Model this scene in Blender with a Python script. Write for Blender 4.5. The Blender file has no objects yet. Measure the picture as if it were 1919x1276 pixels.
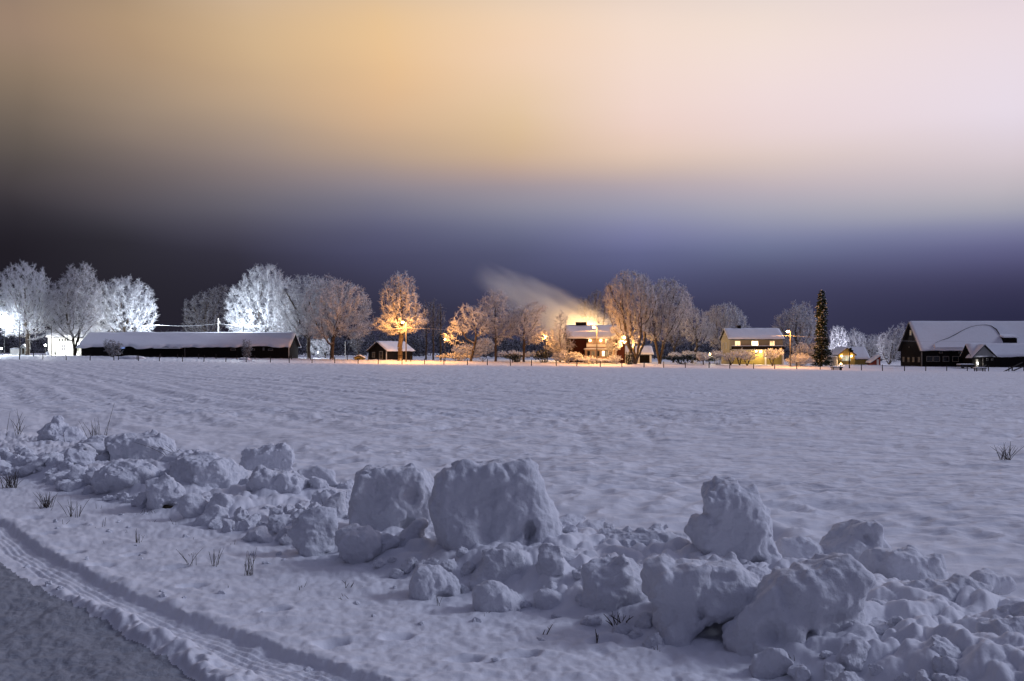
import bpy, math
import numpy as np
from mathutils import Vector, Matrix
R = math.radians
C = bpy.context.scene.collection
F, CX, HY, CAMZ = 1866.0, 959.5, 660.0, 1.6      # photo focal length (px), centre column, horizon row, eye height (m)

# ------------------------------------------------------------------ noise
_rs = np.random.RandomState(7)
_perm = np.concatenate([_rs.permutation(256)] * 3).astype(np.int64)
_grad = _rs.normal(size=(256, 3)); _grad /= np.linalg.norm(_grad, axis=1)[:, None]
_perm = _perm.astype(np.int32); _GX, _GY, _GZ = (np.ascontiguousarray(_grad[:, i]).astype(np.float32) for i in range(3))
def noise3(x, y, z):
    x, y, z = np.broadcast_arrays(np.asarray(x, float), np.asarray(y, float), np.asarray(z, float))
    shp = x.shape; x, y, z = x.ravel(), y.ravel(), z.ravel()
    xi, yi, zi = np.floor(x), np.floor(y), np.floor(z)
    xf, yf, zf = (x - xi).astype(np.float32), (y - yi).astype(np.float32), (z - zi).astype(np.float32)
    X, Y, Z = (xi.astype(np.int64) & 255).astype(np.int32), (yi.astype(np.int64) & 255).astype(np.int32), (zi.astype(np.int64) & 255).astype(np.int32)
    u, v, w = (t*t*t*(t*(t*6 - 15) + 10) for t in (xf, yf, zf))
    x1, y1, z1 = xf - 1, yf - 1, zf - 1
    A0 = _perm[X] + Y; A1 = _perm[X + 1] + Y
    def col(A, xx):
        B0 = _perm[A] + Z; B1 = _perm[A + 1] + Z; r = []
        for B, yy in ((B0, yf), (B1, y1)):
            i = _perm[B]; a = _GX[i]*xx + _GY[i]*yy + _GZ[i]*zf
            i = _perm[B + 1]; b = _GX[i]*xx + _GY[i]*yy + _GZ[i]*z1
            r.append(a + w*(b - a))
        return r[0] + v*(r[1] - r[0])
    p = col(A0, xf); q = col(A1, x1)
    return (p + u*(q - p)).astype(float).reshape(shp)
def noise2(x, y, s=0.0): return noise3(x, y, s + 0.37)
def sm(a, b, x):
    t = np.clip((np.asarray(x, float) - a) / (b - a), 0, 1); return t * t * (3 - 2 * t)

# ------------------------------------------------------------------ object helpers
def tag(o, label=None, cat=None, group=None, kind=None):
    if label: o['label'] = label
    if cat: o['category'] = cat
    if group: o['group'] = group
    if kind: o['kind'] = kind
    return o
def empty(name, loc, rz=0.0, label=None, cat=None, group=None):
    o = bpy.data.objects.new(name, None); C.objects.link(o)
    o.location = loc; o.rotation_euler = (0, 0, rz); o.empty_display_size = 0.3
    return tag(o, label, cat, group)
def mesh_obj(name, V, Fq, mats, parent=None, loc=None, smooth=False, mi=None):
    """V (n,3); Fq an (m,k) index array, or a list of such arrays."""
    me = bpy.data.meshes.new(name)
    V = np.asarray(V, np.float32)
    Fs = [np.asarray(f, np.int32) for f in (Fq if isinstance(Fq, list) else [Fq]) if len(f)]
    li = np.concatenate([f.ravel() for f in Fs])
    lens = np.concatenate([np.full(len(f), f.shape[1], np.int32) for f in Fs])
    st = np.concatenate([[0], np.cumsum(lens)[:-1]]).astype(np.int32)
    me.vertices.add(len(V)); me.vertices.foreach_set('co', V.ravel())
    me.loops.add(len(li)); me.loops.foreach_set('vertex_index', li)
    me.polygons.add(len(lens)); me.polygons.foreach_set('loop_start', st); me.polygons.foreach_set('loop_total', lens)
    if mi is not None: me.polygons.foreach_set('material_index', np.asarray(mi, np.int32))
    me.update(calc_edges=True); me.validate()
    if smooth: me.polygons.foreach_set('use_smooth', np.ones(len(lens), bool))
    for m in (mats if isinstance(mats, (list, tuple)) else [mats]): me.materials.append(m)
    o = bpy.data.objects.new(name, me); C.objects.link(o)
    if parent is not None: o.parent = parent
    if loc is not None: o.location = loc
    return o
class MB:
    def __init__(s): s.v = []; s.f = []; s.n = 0
    def add(s, V, faces):
        s.v += [tuple(map(float, p)) for p in V]; s.f += [tuple(i + s.n for i in f) for f in faces]; s.n += len(V); return s
    def box(s, x0, x1, y0, y1, z0, z1):
        return s.add([(x0,y0,z0),(x1,y0,z0),(x1,y1,z0),(x0,y1,z0),(x0,y0,z1),(x1,y0,z1),(x1,y1,z1),(x0,y1,z1)],
                     [(0,3,2,1),(4,5,6,7),(0,1,5,4),(1,2,6,5),(2,3,7,6),(3,0,4,7)])
    def prism(s, poly, a, b, axis='x'):
        """poly: list of (p,q) extruded between a and b along an axis (x: (y,z), y: (x,z), z: (x,y))"""
        n = len(poly)
        mk = {'x': lambda t,p,q: (t,p,q), 'y': lambda t,p,q: (p,t,q), 'z': lambda t,p,q: (p,q,t)}[axis]
        V = [mk(a,p,q) for p,q in poly] + [mk(b,p,q) for p,q in poly]
        return s.add(V, [tuple(range(n))[::-1], tuple(range(n, 2*n))] + [(i,(i+1)%n,n+(i+1)%n,n+i) for i in range(n)])
    def tube(s, pts, rad, k=8):
        pts = [Vector(p) for p in pts]; rad = rad if isinstance(rad, (list, tuple)) else [rad]*len(pts)
        V = []
        for i, p in enumerate(pts):
            d = (pts[min(i+1, len(pts)-1)] - pts[max(i-1, 0)]).normalized()
            a = d.orthogonal().normalized() if abs(d.z) > .9 else d.cross(Vector((0,0,1))).normalized()
            b = d.cross(a)
            V += [p + (a*math.cos(2*math.pi*j/k) + b*math.sin(2*math.pi*j/k))*rad[i] for j in range(k)]
        fs = [(i*k+j, i*k+(j+1)%k, (i+1)*k+(j+1)%k, (i+1)*k+j) for i in range(len(pts)-1) for j in range(k)]
        fs += [tuple(range(k))[::-1], tuple(range((len(pts)-1)*k, len(pts)*k))]
        return s.add(V, fs)
    def ball(s, c, r, n=10, m=7, sz=1.0):
        V = [(c[0]+r*math.sin(math.pi*i/m)*math.cos(2*math.pi*j/n), c[1]+r*math.sin(math.pi*i/m)*math.sin(2*math.pi*j/n), c[2]+sz*r*math.cos(math.pi*i/m)) for i in range(m+1) for j in range(n)]
        return s.add(V, [(i*n+j, (i+1)*n+j, (i+1)*n+(j+1)%n, i*n+(j+1)%n) for i in range(m) for j in range(n)])
    def build(s, name, mat, parent=None, smooth=False, loc=None):
        me = bpy.data.meshes.new(name); me.from_pydata(s.v, [], s.f); me.validate(); me.update()
        if smooth: me.polygons.foreach_set('use_smooth', np.ones(len(me.polygons), bool))
        me.materials.append(mat)
        o = bpy.data.objects.new(name, me); C.objects.link(o)
        if parent is not None: o.parent = parent
        if loc is not None: o.location = loc
        return o

# ------------------------------------------------------------------ materials
def srgb(r, g, b):
    f = lambda c: (c/255/12.92) if c/255 <= .04045 else ((c/255+.055)/1.055)**2.4
    return (f(r), f(g), f(b), 1)
def new_mat(name):
    m = bpy.data.materials.new(name); m.use_nodes = True
    nt = m.node_tree; return m, nt, nt.nodes['Principled BSDF']
def N(nt, typ, **kw):
    n = nt.nodes.new(typ)
    for k, v in kw.items():
        if k.startswith('i_'): n.inputs[k[2:].replace('_', ' ')].default_value = v
        else: setattr(n, k, v)
    return n
def obj_noise(nt, scale, detail=4, rough=.6, coord='Object', vec=None):
    tc = N(nt, 'ShaderNodeNewGeometry' if coord == 'Position' else 'ShaderNodeTexCoord')
    n = N(nt, 'ShaderNodeTexNoise'); n.inputs['Scale'].default_value = scale; n.inputs['Detail'].default_value = detail; n.inputs['Roughness'].default_value = rough
    if vec is not None:
        mp = N(nt, 'ShaderNodeMapping'); mp.inputs['Scale'].default_value = vec
        nt.links.new(tc.outputs[coord], mp.inputs['Vector']); nt.links.new(mp.outputs[0], n.inputs['Vector'])
    else: nt.links.new(tc.outputs[coord], n.inputs['Vector'])
    return n
def ramp(nt, src, stops, interp='LINEAR'):
    r = N(nt, 'ShaderNodeValToRGB'); e = r.color_ramp.elements
    while len(e) < len(stops): e.new(.5)
    r.color_ramp.interpolation = interp
    for el, (p, c) in zip(e, stops): el.position = p; el.color = c if len(c) == 4 else (*c, 1)
    nt.links.new(src, r.inputs['Fac']); return r
def mixc(nt, fac, a, b):
    m = N(nt, 'ShaderNodeMix', data_type='RGBA')
    for s, v in ((m.inputs[0], fac), (m.inputs[6], a), (m.inputs[7], b)):
        if hasattr(v, 'is_linked'): nt.links.new(v, s)
        else: s.default_value = v
    return m.outputs[2]
def simple(name, col, rough=.7, var=.25, scale=3.0, bump=.0, bscale=20, spec=.3, vec=None):
    m, nt, b = new_mat(name)
    n = obj_noise(nt, scale, vec=vec)
    c = [min(1, x*(1-var)) for x in col[:3]]; d = [min(1, x*(1+var)) for x in col[:3]]
    r = ramp(nt, n.outputs['Fac'], [(.3, c), (.7, d)])
    nt.links.new(r.outputs['Color'], b.inputs['Base Color'])
    b.inputs['Roughness'].default_value = rough; b.inputs['Specular IOR Level'].default_value = spec
    if bump:
        bn = obj_noise(nt, bscale, vec=vec); bp = N(nt, 'ShaderNodeBump'); bp.inputs['Strength'].default_value = bump; bp.inputs['Distance'].default_value = .02
        nt.links.new(bn.outputs['Fac'], bp.inputs['Height']); nt.links.new(bp.outputs[0], b.inputs['Normal'])
    return m
def emit(name, col, strength):
    m, nt, b = new_mat(name)
    b.inputs['Base Color'].default_value = (*col[:3], 1); b.inputs['Emission Color'].default_value = (*col[:3], 1); b.inputs['Emission Strength'].default_value = strength
    return m
def lit_pane(name, col, strength, scale=1.2):
    """a lit room behind glass: curtains and furniture make the glow uneven"""
    m, nt, b = new_mat(name)
    n = obj_noise(nt, scale, 2, vec=(2.0, 2.0, .6)); r = ramp(nt, n.outputs['Fac'], [(.35, tuple(c*.35 for c in col[:3])), (.6, col[:3])])
    b.inputs['Base Color'].default_value = (.03, .03, .03, 1); b.inputs['Roughness'].default_value = .1
    nt.links.new(r.outputs['Color'], b.inputs['Emission Color']); b.inputs['Emission Strength'].default_value = strength
    return m
SNOW = (.80, .81, .87)
def snow_mat(name, grain, big=0.0, dirt=0.0, col=SNOW, far=False, coord='Object', gd=.006):
    m, nt, b = new_mat(name)
    n1 = obj_noise(nt, 2.2, 5, coord=coord)
    c1 = tuple(c*.93 for c in col); r = ramp(nt, n1.outputs['Fac'], [(.3, c1), (.7, col)])
    colr = r.outputs['Color']
    if dirt:
        n2 = obj_noise(nt, 11.0, 5, .75, coord=coord); d = ramp(nt, n2.outputs['Fac'], [(.68 - .02*dirt, (0,0,0)), (.76, (1,1,1))])
        n3 = obj_noise(nt, 2.4, 2, coord=coord); d3 = ramp(nt, n3.outputs['Fac'], [(.5, (0,0,0)), (.66, (1,1,1))])
        mu = N(nt, 'ShaderNodeMath', operation='MULTIPLY'); nt.links.new(d.outputs['Color'], mu.inputs[0]); nt.links.new(d3.outputs['Color'], mu.inputs[1])
        colr = mixc(nt, mu.outputs[0], colr, (.10, .085, .07, 1))
    nt.links.new(colr, b.inputs['Base Color'])
    b.inputs['Roughness'].default_value = .75; b.inputs['Specular IOR Level'].default_value = .2
    g = obj_noise(nt, grain, 5, .7, coord=coord)
    bp = N(nt, 'ShaderNodeBump'); bp.inputs['Strength'].default_value = .55; bp.inputs['Distance'].default_value = gd
    nt.links.new(g.outputs['Fac'], bp.inputs['Height']); last = bp
    if big:
        h = obj_noise(nt, big, 4, .6, coord=coord); bq = N(nt, 'ShaderNodeBump'); bq.inputs['Strength'].default_value = .5; bq.inputs['Distance'].default_value = .03
        nt.links.new(h.outputs['Fac'], bq.inputs['Height']); nt.links.new(bp.outputs[0], bq.inputs['Normal']); last = bq
    if far:    # wind ripples too small for the mesh, out on the field beyond the ploughed bank
        ge = N(nt, 'ShaderNodeNewGeometry'); dp = N(nt, 'ShaderNodeVectorMath', operation='DOT_PRODUCT'); dp.inputs[1].default_value = (TN[0], TN[1], 0); nt.links.new(ge.outputs['Position'], dp.inputs[0])
        msk = N(nt, 'ShaderNodeMapRange'); nt.links.new(dp.outputs['Value'], msk.inputs['Value']); msk.inputs['From Min'].default_value = 6.5; msk.inputs['From Max'].default_value = 11; msk.inputs['To Max'].default_value = .75
        for sc, dist, vec in ((2.2, .14, (.8, 1.5, 1)), (.55, .42, (.8, 1.0, 1))):
            h = obj_noise(nt, sc, 3, .55, coord=coord, vec=vec); bq = N(nt, 'ShaderNodeBump'); nt.links.new(msk.outputs[0], bq.inputs['Strength']); bq.inputs['Distance'].default_value = dist
            nt.links.new(h.outputs['Fac'], bq.inputs['Height']); nt.links.new(last.outputs[0], bq.inputs['Normal']); last = bq
    nt.links.new(last.outputs[0], b.inputs['Normal'])
    return m
TN = (0.716, 0.698); TT = (0.698, -0.716)          # across / along the road
M = {}
M['field'] = snow_mat('field_snow', 55, far=True)
M['road'] = snow_mat('packed_road_snow', 30, big=6, col=(.30, .315, .36), gd=.022)
M['chunk'] = snow_mat('chunk_snow', 85, big=22, dirt=1.4, coord='Position', gd=.014, col=(.755, .77, .835))
M['roofsnow'] = snow_mat('roof_snow', 4, big=.8)
M['earth'] = simple('dark_earth', (.03, .022, .014), .95, .5, 12, .8, 30)
M['stalk'] = simple('dry_stalk', (.055, .042, .034), .9, .4, 8)
def frost_mat(name, bark, thresh, soft, white=(.74, .75, .82)):
    """bark below, snow lying on whatever faces up"""
    m, nt, b = new_mat(name)
    ge = N(nt, 'ShaderNodeNewGeometry'); sp = N(nt, 'ShaderNodeSeparateXYZ'); nt.links.new(ge.outputs['Normal'], sp.inputs[0])
    n = obj_noise(nt, .9, 3); ad = N(nt, 'ShaderNodeMath', operation='MULTIPLY_ADD'); nt.links.new(n.outputs['Fac'], ad.inputs[0]); ad.inputs[1].default_value = 1.2; nt.links.new(sp.outputs['Z'], ad.inputs[2])
    mr = N(nt, 'ShaderNodeMapRange'); nt.links.new(ad.outputs[0], mr.inputs['Value']); mr.inputs['From Min'].default_value = thresh + .6 - soft; mr.inputs['From Max'].default_value = thresh + .6 + soft
    bn = obj_noise(nt, 5, 4, vec=(1, 1, .25)); br = ramp(nt, bn.outputs['Fac'], [(.3, tuple(c*.55 for c in bark)), (.7, tuple(c*1.5 for c in bark))])
    nt.links.new(mixc(nt, mr.outputs[0], br.outputs['Color'], (*white, 1)), b.inputs['Base Color'])
    b.inputs['Roughness'].default_value = .85; b.inputs['Specular IOR Level'].default_value = .15
    return m
BARK = (.075, .058, .045)
M['trunk'] = frost_mat('snowy_bark', BARK, .55, .25)
M['twig'] = frost_mat('frosted_twigs', BARK, -.32, .4, (.80, .80, .85))
M['twig_thin'] = frost_mat('lightly_frosted_twigs', BARK, .25, .4, (.62, .63, .70))
M['twig_full'] = frost_mat('thick_snow_twigs', BARK, -.6, .35, (.86, .87, .92))
M['needle'] = frost_mat('dark_needles', (.018, .028, .015), .75, .15)
M['darkwood'] = frost_mat('dusky_far_twigs', (.03, .027, .028), .55, .3, (.3, .3, .36))
M['black_board'] = simple('black_boards', (.010, .009, .009), .9, .4, 2.0, vec=(6, 6, .3), spec=.1)
M['dark_board'] = simple('dark_brown_boards', (.022, .016, .012), .9, .5, 2.0, vec=(6, 6, .3), spec=.1)
M['red_board'] = simple('dark_red_boards', (.03, .008, .007), .85, .4, 2.0, vec=(6, 6, .3), spec=.1)
M['red_bright'] = simple('red_boards', (.28, .06, .035), .85, .3, 2.0, vec=(6, 6, .3))
M['white_board'] = simple('white_boards', (.72, .70, .66), .7, .08, 2.0, vec=(6, 6, .3))
M['yellow_board'] = simple('yellow_boards', (.30, .25, .08), .8, .15, 2.0, vec=(6, 6, .3))
M['cream_board'] = simple('cream_boards', (.36, .33, .24), .8, .15, 2.0, vec=(6, 6, .3))
M['grey_board'] = simple('grey_boards', (.30, .30, .29), .8, .15, 2.0, vec=(6, 6, .3))
M['pink_board'] = simple('pale_pink_boards', (.34, .25, .20), .8, .12, 2.0, vec=(6, 6, .3))
M['trim'] = simple('white_trim', (.62, .60, .56), .7, .1, 3)
M['dim_trim'] = simple('grey_trim', (.20, .19, .17), .8, .2, 3)
M['roof'] = simple('roof_tiles', (.03, .027, .026), .85, .3, 2)
M['brick'] = simple('black_chimney', (.012, .011, .011), .9, .3, 4)
M['post'] = simple('weathered_post', (.028, .023, .02), .9, .4, 6)
M['pole'] = simple('grey_pole', (.11, .10, .09), .8, .3, 4)
M['wire'] = simple('snowy_wire', (.6, .6, .62), .8, .1, 2)
M['metal'] = simple('dark_metal', (.03, .03, .032), .5, .2, 4)
M['glass'] = simple('dark_glass', (.012, .012, .014), .15, .2, 2, spec=.5)
M['grey_glass'] = simple('grey_curtained_glass', (.16, .16, .17), .3, .3, 2, spec=.5)
M['warm_bulb'] = emit('sodium_bulb', (1.0, .55, .22), 60)
M['gold_bulb'] = emit('warm_bulb', (1.0, .62, .28), 22)
M['white_bulb'] = emit('white_flood_bulb', (.86, .93, 1.0), 60)
M['win_warm'] = lit_pane('warm_lit_room', (1.0, .66, .32), 2.6)
M['win_bright'] = lit_pane('bright_lit_room', (1.0, .74, .42), 5.0)
M['win_dim'] = lit_pane('dim_lit_room', (.75, .55, .30), .55)
M['win_blue'] = lit_pane('screen_lit_room', (.25, .38, .85), .9)
M['win_pale'] = lit_pane('pale_lit_room', (.9, .95, .7), .9)

# ------------------------------------------------------------------ terrain
def road_su(x, y):
    s = x*TN[0] + y*TN[1]; u = x*TT[0] + y*TT[1]
    uc = np.clip(u, -14, -2)
    s0 = 3.03 - .20*np.clip(1 - ((uc + 6.3)/2.9)**2, -.6, 1)     # kerb of ploughed snow, bowed a little
    return s, u, s0
PXF = [-1500, 0, 750, 1300, 1700, 3500]
ZF = [.8, .33, -.58, -1.28, -1.87, -2.6]; ZO = [1.6, 1.06, .05, -.85, -1.30, -1.9]
FOOT = [(515,1145),(620,1205),(360,1100),(190,1062),(135,1035),(330,1066),(745,1195),(140,985),(60,970),(250,1040),(980,1230),(85,1000),(1130,1205),(870,1235)]
def ridge_edge(u):
    w1 = np.interp(u, [-7, -6.2, -5, -4.4, -3.8], [.30, .31, .42, .55, .68]) + .05*noise2(u/.5, 0*u, 26) + .05*noise2(u/.16, 0*u + 3, 26) + .025*noise2(u/.05, 0*u + 5, 26)
    on = sm(-7.3, -6.6, u + .2*noise2(u/.3, 0*u + 1, 27))
    return w1*on + (1 - on)*(.33 + .02*noise2(u/.15, 0*u + 9, 26)), on
def ridge_h(u):
    """height of the ploughed bank along the road (u grows towards the camera's right)"""
    uu = [-30,-22,-17,-14,-12,-10,-9,-8,-7.2,-6.5,-5.5,-4.6,-3.6,-2.6,-1.5,2,8]
    hh = [.18,.2,.24,.25,.27,.22,.20,.14,.10,.16,.24,.27,.24,.26,.29,.3,.3]
    return np.interp(u, uu, hh)
def H(x, y, fine=True):
    x = np.asarray(x, float); y = np.asarray(y, float)
    yy = np.maximum(y, .5); px = CX + F*x/yy
    zf = np.interp(px, PXF, ZF); zo = np.interp(px, PXF, ZO)
    t = np.clip((y - 12)/173, 0, 1)
    h = zf*t + (zo - zf)*sm(186, 200, y)
    s, u, s0 = road_su(x, y)
    infield = sm(5.9, 6.9, s)
    # wind ripples on the field
    amp = infield
    h = h + amp*(.055*noise2(x/1.7 + .4*y/1.6, y/1.0, 3) - (.14*sm(-.25, .35, noise2(x/7, y/5, 51)) + .035)*np.abs(noise2(x/.55 + .3*y, y/.34, 5) + .3*noise2(x/.22, y/.16, 6)) + .026*noise2(x/.26, y/.15, 7) + .010*noise2(x/.11, y/.09, 8) + .12*noise2(x/9, y/7, 9))
    # old plough lines, faint, running down to the right on the left of the field
    wl = sm(30, -10, x)*sm(10, 25, y)*(.5 + .8*np.clip(noise2(x/14, y/14, 2) + .4, 0, 1))
    ph = (x*.87 + y*.48)*2*math.pi + 1.6*noise2(x/5, y/5, 1)*2.6; h = h + amp*wl*(.032*np.sin(ph/2.4) + .024*np.sin(ph/1.05 + 1))
    if not fine: return h
    m = y < 45
    if m.all(): return h + H_near(x, y)
    h = h + 0*x
    if m.any(): h[m] += H_near(x[m], y[m])
    return h
def H_near(x, y):
    h = np.zeros_like(x); s, u, s0 = road_su(x, y); near = 1 - sm(30, 45, y)
    # ploughed bank
    rw = sm(4.30, 4.85, s)*(1 - sm(5.8, 6.9, s))
    for gx, gd, gr in ((1342, 5.42, .26), (1868, 5.0, .16)): rw = rw*(1 - .95*np.exp(-(((x - WX(gx, gd))**2 + (y - gd)**2)/gr**2)**2))   # hollows under the blocks
    wx_ = x + .06*noise2(x/.2, y/.2, 41); wy_ = y + .06*noise2(x/.2, y/.2, 42)
    lump = .45 + .6*noise2(x/.6, y/.6, 11) + 1.15*np.abs(noise2(wx_/.30, wy_/.30, 13)) + .75*np.abs(noise2(wx_/.13, wy_/.13, 14)) + .25*np.abs(noise2(x/.06, y/.06, 43))
    h = h + rw*ridge_h(u)*(1.25*np.tanh(np.clip(lump, .1, 3)/1.05))*.92
    crumbs = sm(3.3, 4.4, s)*(1 - sm(6.3, 7.2, s))
    c = noise2(x/.07, y/.07, 15); c2 = noise2(x/.16, y/.16, 16)
    h = h + near*(.4 + crumbs)*(.014*np.abs(c) + .03*np.abs(c2)*crumbs) * (s < 8)
    # verge, kerb, tyre track, leftover ridge, road
    verge = 1 - sm(4.2, 4.6, s)
    h = h + verge*(.028*noise2(x/.40, y/.25, 17) + .018*noise2(x/.11, y/.08, 18) + .010*noise2(x/.045, y/.04, 44) + .02*noise2(x/1.3, y/1.3, 19))
    e = .03*noise2(x/.2, y/.2, 21) + .02*noise2(x/.06, y/.06, 22) + .008*noise2(x/.025, y/.025, 45)
    q = s - s0 + e
    edge = np.exp(-((q - .06)/.07)**2)*.022*(.6 + 1.2*noise2(x/.12, y/.12, 23))
    h = h + edge*.8
    step = 1 - sm(-.045, .005, q)
    h = h - .045*step
    w = s0 - s                                        # distance into the track
    wt = np.interp(u, [-8, -7, -6, -5, -4.4], [.27, .25, .20, .25, .32])
    trk = sm(.045, .07, w)*(1 - sm(wt - .02, wt + .02, w))
    tread = .5 + .5*np.cos(2*math.pi*(w - .05)/.047 + 1.2*noise2(u/.7, w/.2, 24))
    bars = noise2(x/.03, y/.03, 46)
    wear = .7 + .6*noise2(x/.4, y/.4, 25)
    h = h - trk*(.019*tread + .004*bars)*np.clip(wear, .3, 1)
    # snow left standing between the wheel track and the scraped road
    w1, on = ridge_edge(u)
    rid = sm(wt, wt + .05, w)*(1 - sm(w1 - .02, w1 + .03, w))*on
    h = h + rid*(.024 + .03*noise2(x/.05, y/.05, 47) + .03*noise2(x/.12, y/.12, 28) + .025*np.maximum(noise2(x/.06, y/.06, 29), 0)) + on*np.exp(-((w - w1 + .07)/.05)**2)*.022*(.7 + noise2(x/.1, y/.1, 30))
    road = sm(w1, w1 + .05, w)
    h = h - road*.015*on + road*.010*noise2(x/.25, y/.25, 31) + road*.009*noise2(x/.07, y/.06, 32) + road*.005*noise2(x/.03, y/.03, 33)
    for (fx, fy) in FOOT:
        d = F*CAMZ/(fy - HY); X = (fx - CX)/F*d
        if fy < 1276:
            dx = (x - X)*.9 + (y - d)*.3; dy = (y - d)*.9 - (x - X)*.3
            g = np.exp(-((dx/.085)**2 + (dy/.05)**2)**1.5)
            rim = np.exp(-((np.sqrt((dx/.11)**2 + (dy/.07)**2) - 1)/.25)**2)
            h = h - .05*g + .008*rim
    # old animal tracks across the field
    for (ax, ay, n_, ddx, ddy) in ((690,795,9,16,1.2), (800,800,7,9,-1.0), (1080,790,7,4,8), (1190,795,6,8,6), (1400,980,5,12,3)):
        for k in range(n_):
            d = F*CAMZ/(ay + ddy*k - HY); X = (ax + ddx*k - CX)/F*d
            near_ = (np.abs(x - X) < 1.2) & (np.abs(y - d) < 1.5)
            if near_.any(): h = h - np.where(near_, .06*np.exp(-((x - X)/.16)**2 - ((y - d)/.24)**2), 0)
    return h
def Hs(x, y, fine=True): return float(H(np.array([x]), np.array([y]), fine)[0])
def W(px, py, d): return ((px - CX)/F*d, d, CAMZ + (HY - py)/F*d)
def WX(px, d): return (px - CX)/F*d

def build_ground():
    yp = list(np.arange(820, 60, -1.05)) + list(np.arange(60, 6.5, -.24)) + list(np.linspace(6.4, 2.2, 16))
    D = 1.6*F/1.874/np.array(yp)                       # rows even on the ground as seen from eye height
    D = np.concatenate([[-30, -6, .3, 1.2], D]); nr = len(D)
    tx = np.concatenate([-np.geomspace(3.2, .60, 40)[:-1], np.linspace(-.60, .60, 980), np.geomspace(.60, 3.2, 40)[1:]]); ncol = len(tx)
    Dd = np.maximum(D, 1.5)
    X = Dd[:, None]*tx[None, :]; Y = np.repeat(D[:, None], ncol, 1)
    Z = H(X, np.maximum(Y, 1.0))
    V = np.stack([X, Y, Z], -1).reshape(-1, 3)
    i, j = np.meshgrid(np.arange(nr - 1), np.arange(ncol - 1), indexing='ij')
    a = (i*ncol + j).ravel(); Q = np.stack([a, a + 1, a + ncol + 1, a + ncol], 1)
    cx = V[Q, 0].mean(1); cy = V[Q, 1].mean(1)
    s, u, s0 = road_su(cx, cy); w = s0 - s
    isroad = (w > ridge_edge(u)[0] + .035) & (cy < 60)
    for nm, sel, mt in (('snow_field', ~isroad, M['field']), ('road', isroad, M['road'])):
        q = Q[sel]; used, inv = np.unique(q, return_inverse=True)
        o = mesh_obj(nm, V[used], inv.reshape(-1, 4), mt, smooth=True); tag(o, kind='structure')
    # the land that carries on to the horizon
    n = 40; th = np.linspace(0, 2*math.pi, n, endpoint=False)
    V = [(0, 0, -4)] + [(6000*math.cos(t), 6000*math.sin(t), -4) for t in th]
    tag(MB().add(V, [(0, k + 1, (k + 1) % n + 1) for k in range(n)]).build('ground', M['roofsnow']), kind='structure')
build_ground()

# ------------------------------------------------------------------ snow lumps: distance fields -> surface nets
def surface_nets(f, lo, hi, h):
    ax = [np.arange(a, b + h, h) for a, b in zip(lo, hi)]
    G = np.meshgrid(*ax, indexing='ij'); S = f(*G); ins = S < 0
    nx, ny, nz = S.shape; cnt = np.zeros((nx-1, ny-1, nz-1)); acc = np.zeros((nx-1, ny-1, nz-1, 3))
    sl = lambda o: (slice(o[0], nx-1+o[0]), slice(o[1], ny-1+o[1]), slice(o[2], nz-1+o[2]))
    cor = [(i, j, k) for i in (0,1) for j in (0,1) for k in (0,1)]
    for a in cor:
        for axn in range(3):
            if a[axn]: continue
            b = list(a); b[axn] = 1
            sa, sb = S[sl(a)], S[sl(b)]; cr = (sa < 0) != (sb < 0)
            t = np.where(cr, sa/np.where(cr, sa - sb, 1), 0)
            cnt += cr
            for d in range(3): acc[..., d] += np.where(cr, a[d] + (t if d == axn else 0), 0)
    act = cnt > 0; idx = -np.ones(act.shape, int); idx[act] = np.arange(act.sum())
    I = np.argwhere(act); V = (I + acc[act]/cnt[act][:, None])*h + np.array(lo)
    Q = []
    for d in range(3):
        e1, e2 = [(1,2),(2,0),(0,1)][d]
        A = np.take(ins, range(ins.shape[d]-1), d); B = np.take(ins, range(1, ins.shape[d]), d)
        P = np.argwhere(A != B)
        P = P[(P[:, e1] > 0) & (P[:, e2] > 0) & (P[:, e1] < S.shape[e1]-1) & (P[:, e2] < S.shape[e2]-1)]
        fl = A[tuple(P.T)]
        def ix(o1, o2):
            q = P.copy(); q[:, e1] -= o1; q[:, e2] -= o2; return idx[tuple(q.T)]
        q = np.stack([ix(1,1), ix(0,1), ix(0,0), ix(1,0)], 1)
        q[~fl] = q[~fl][:, ::-1]; Q.append(q)
    Q = np.concatenate(Q); Q = Q[(Q >= 0).all(1)]
    return V, Q
def smin(a, b, k):
    h = np.clip(.5 + .5*(b - a)/k, 0, 1); return b + h*(a - b) - k*h*(1 - h)
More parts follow.
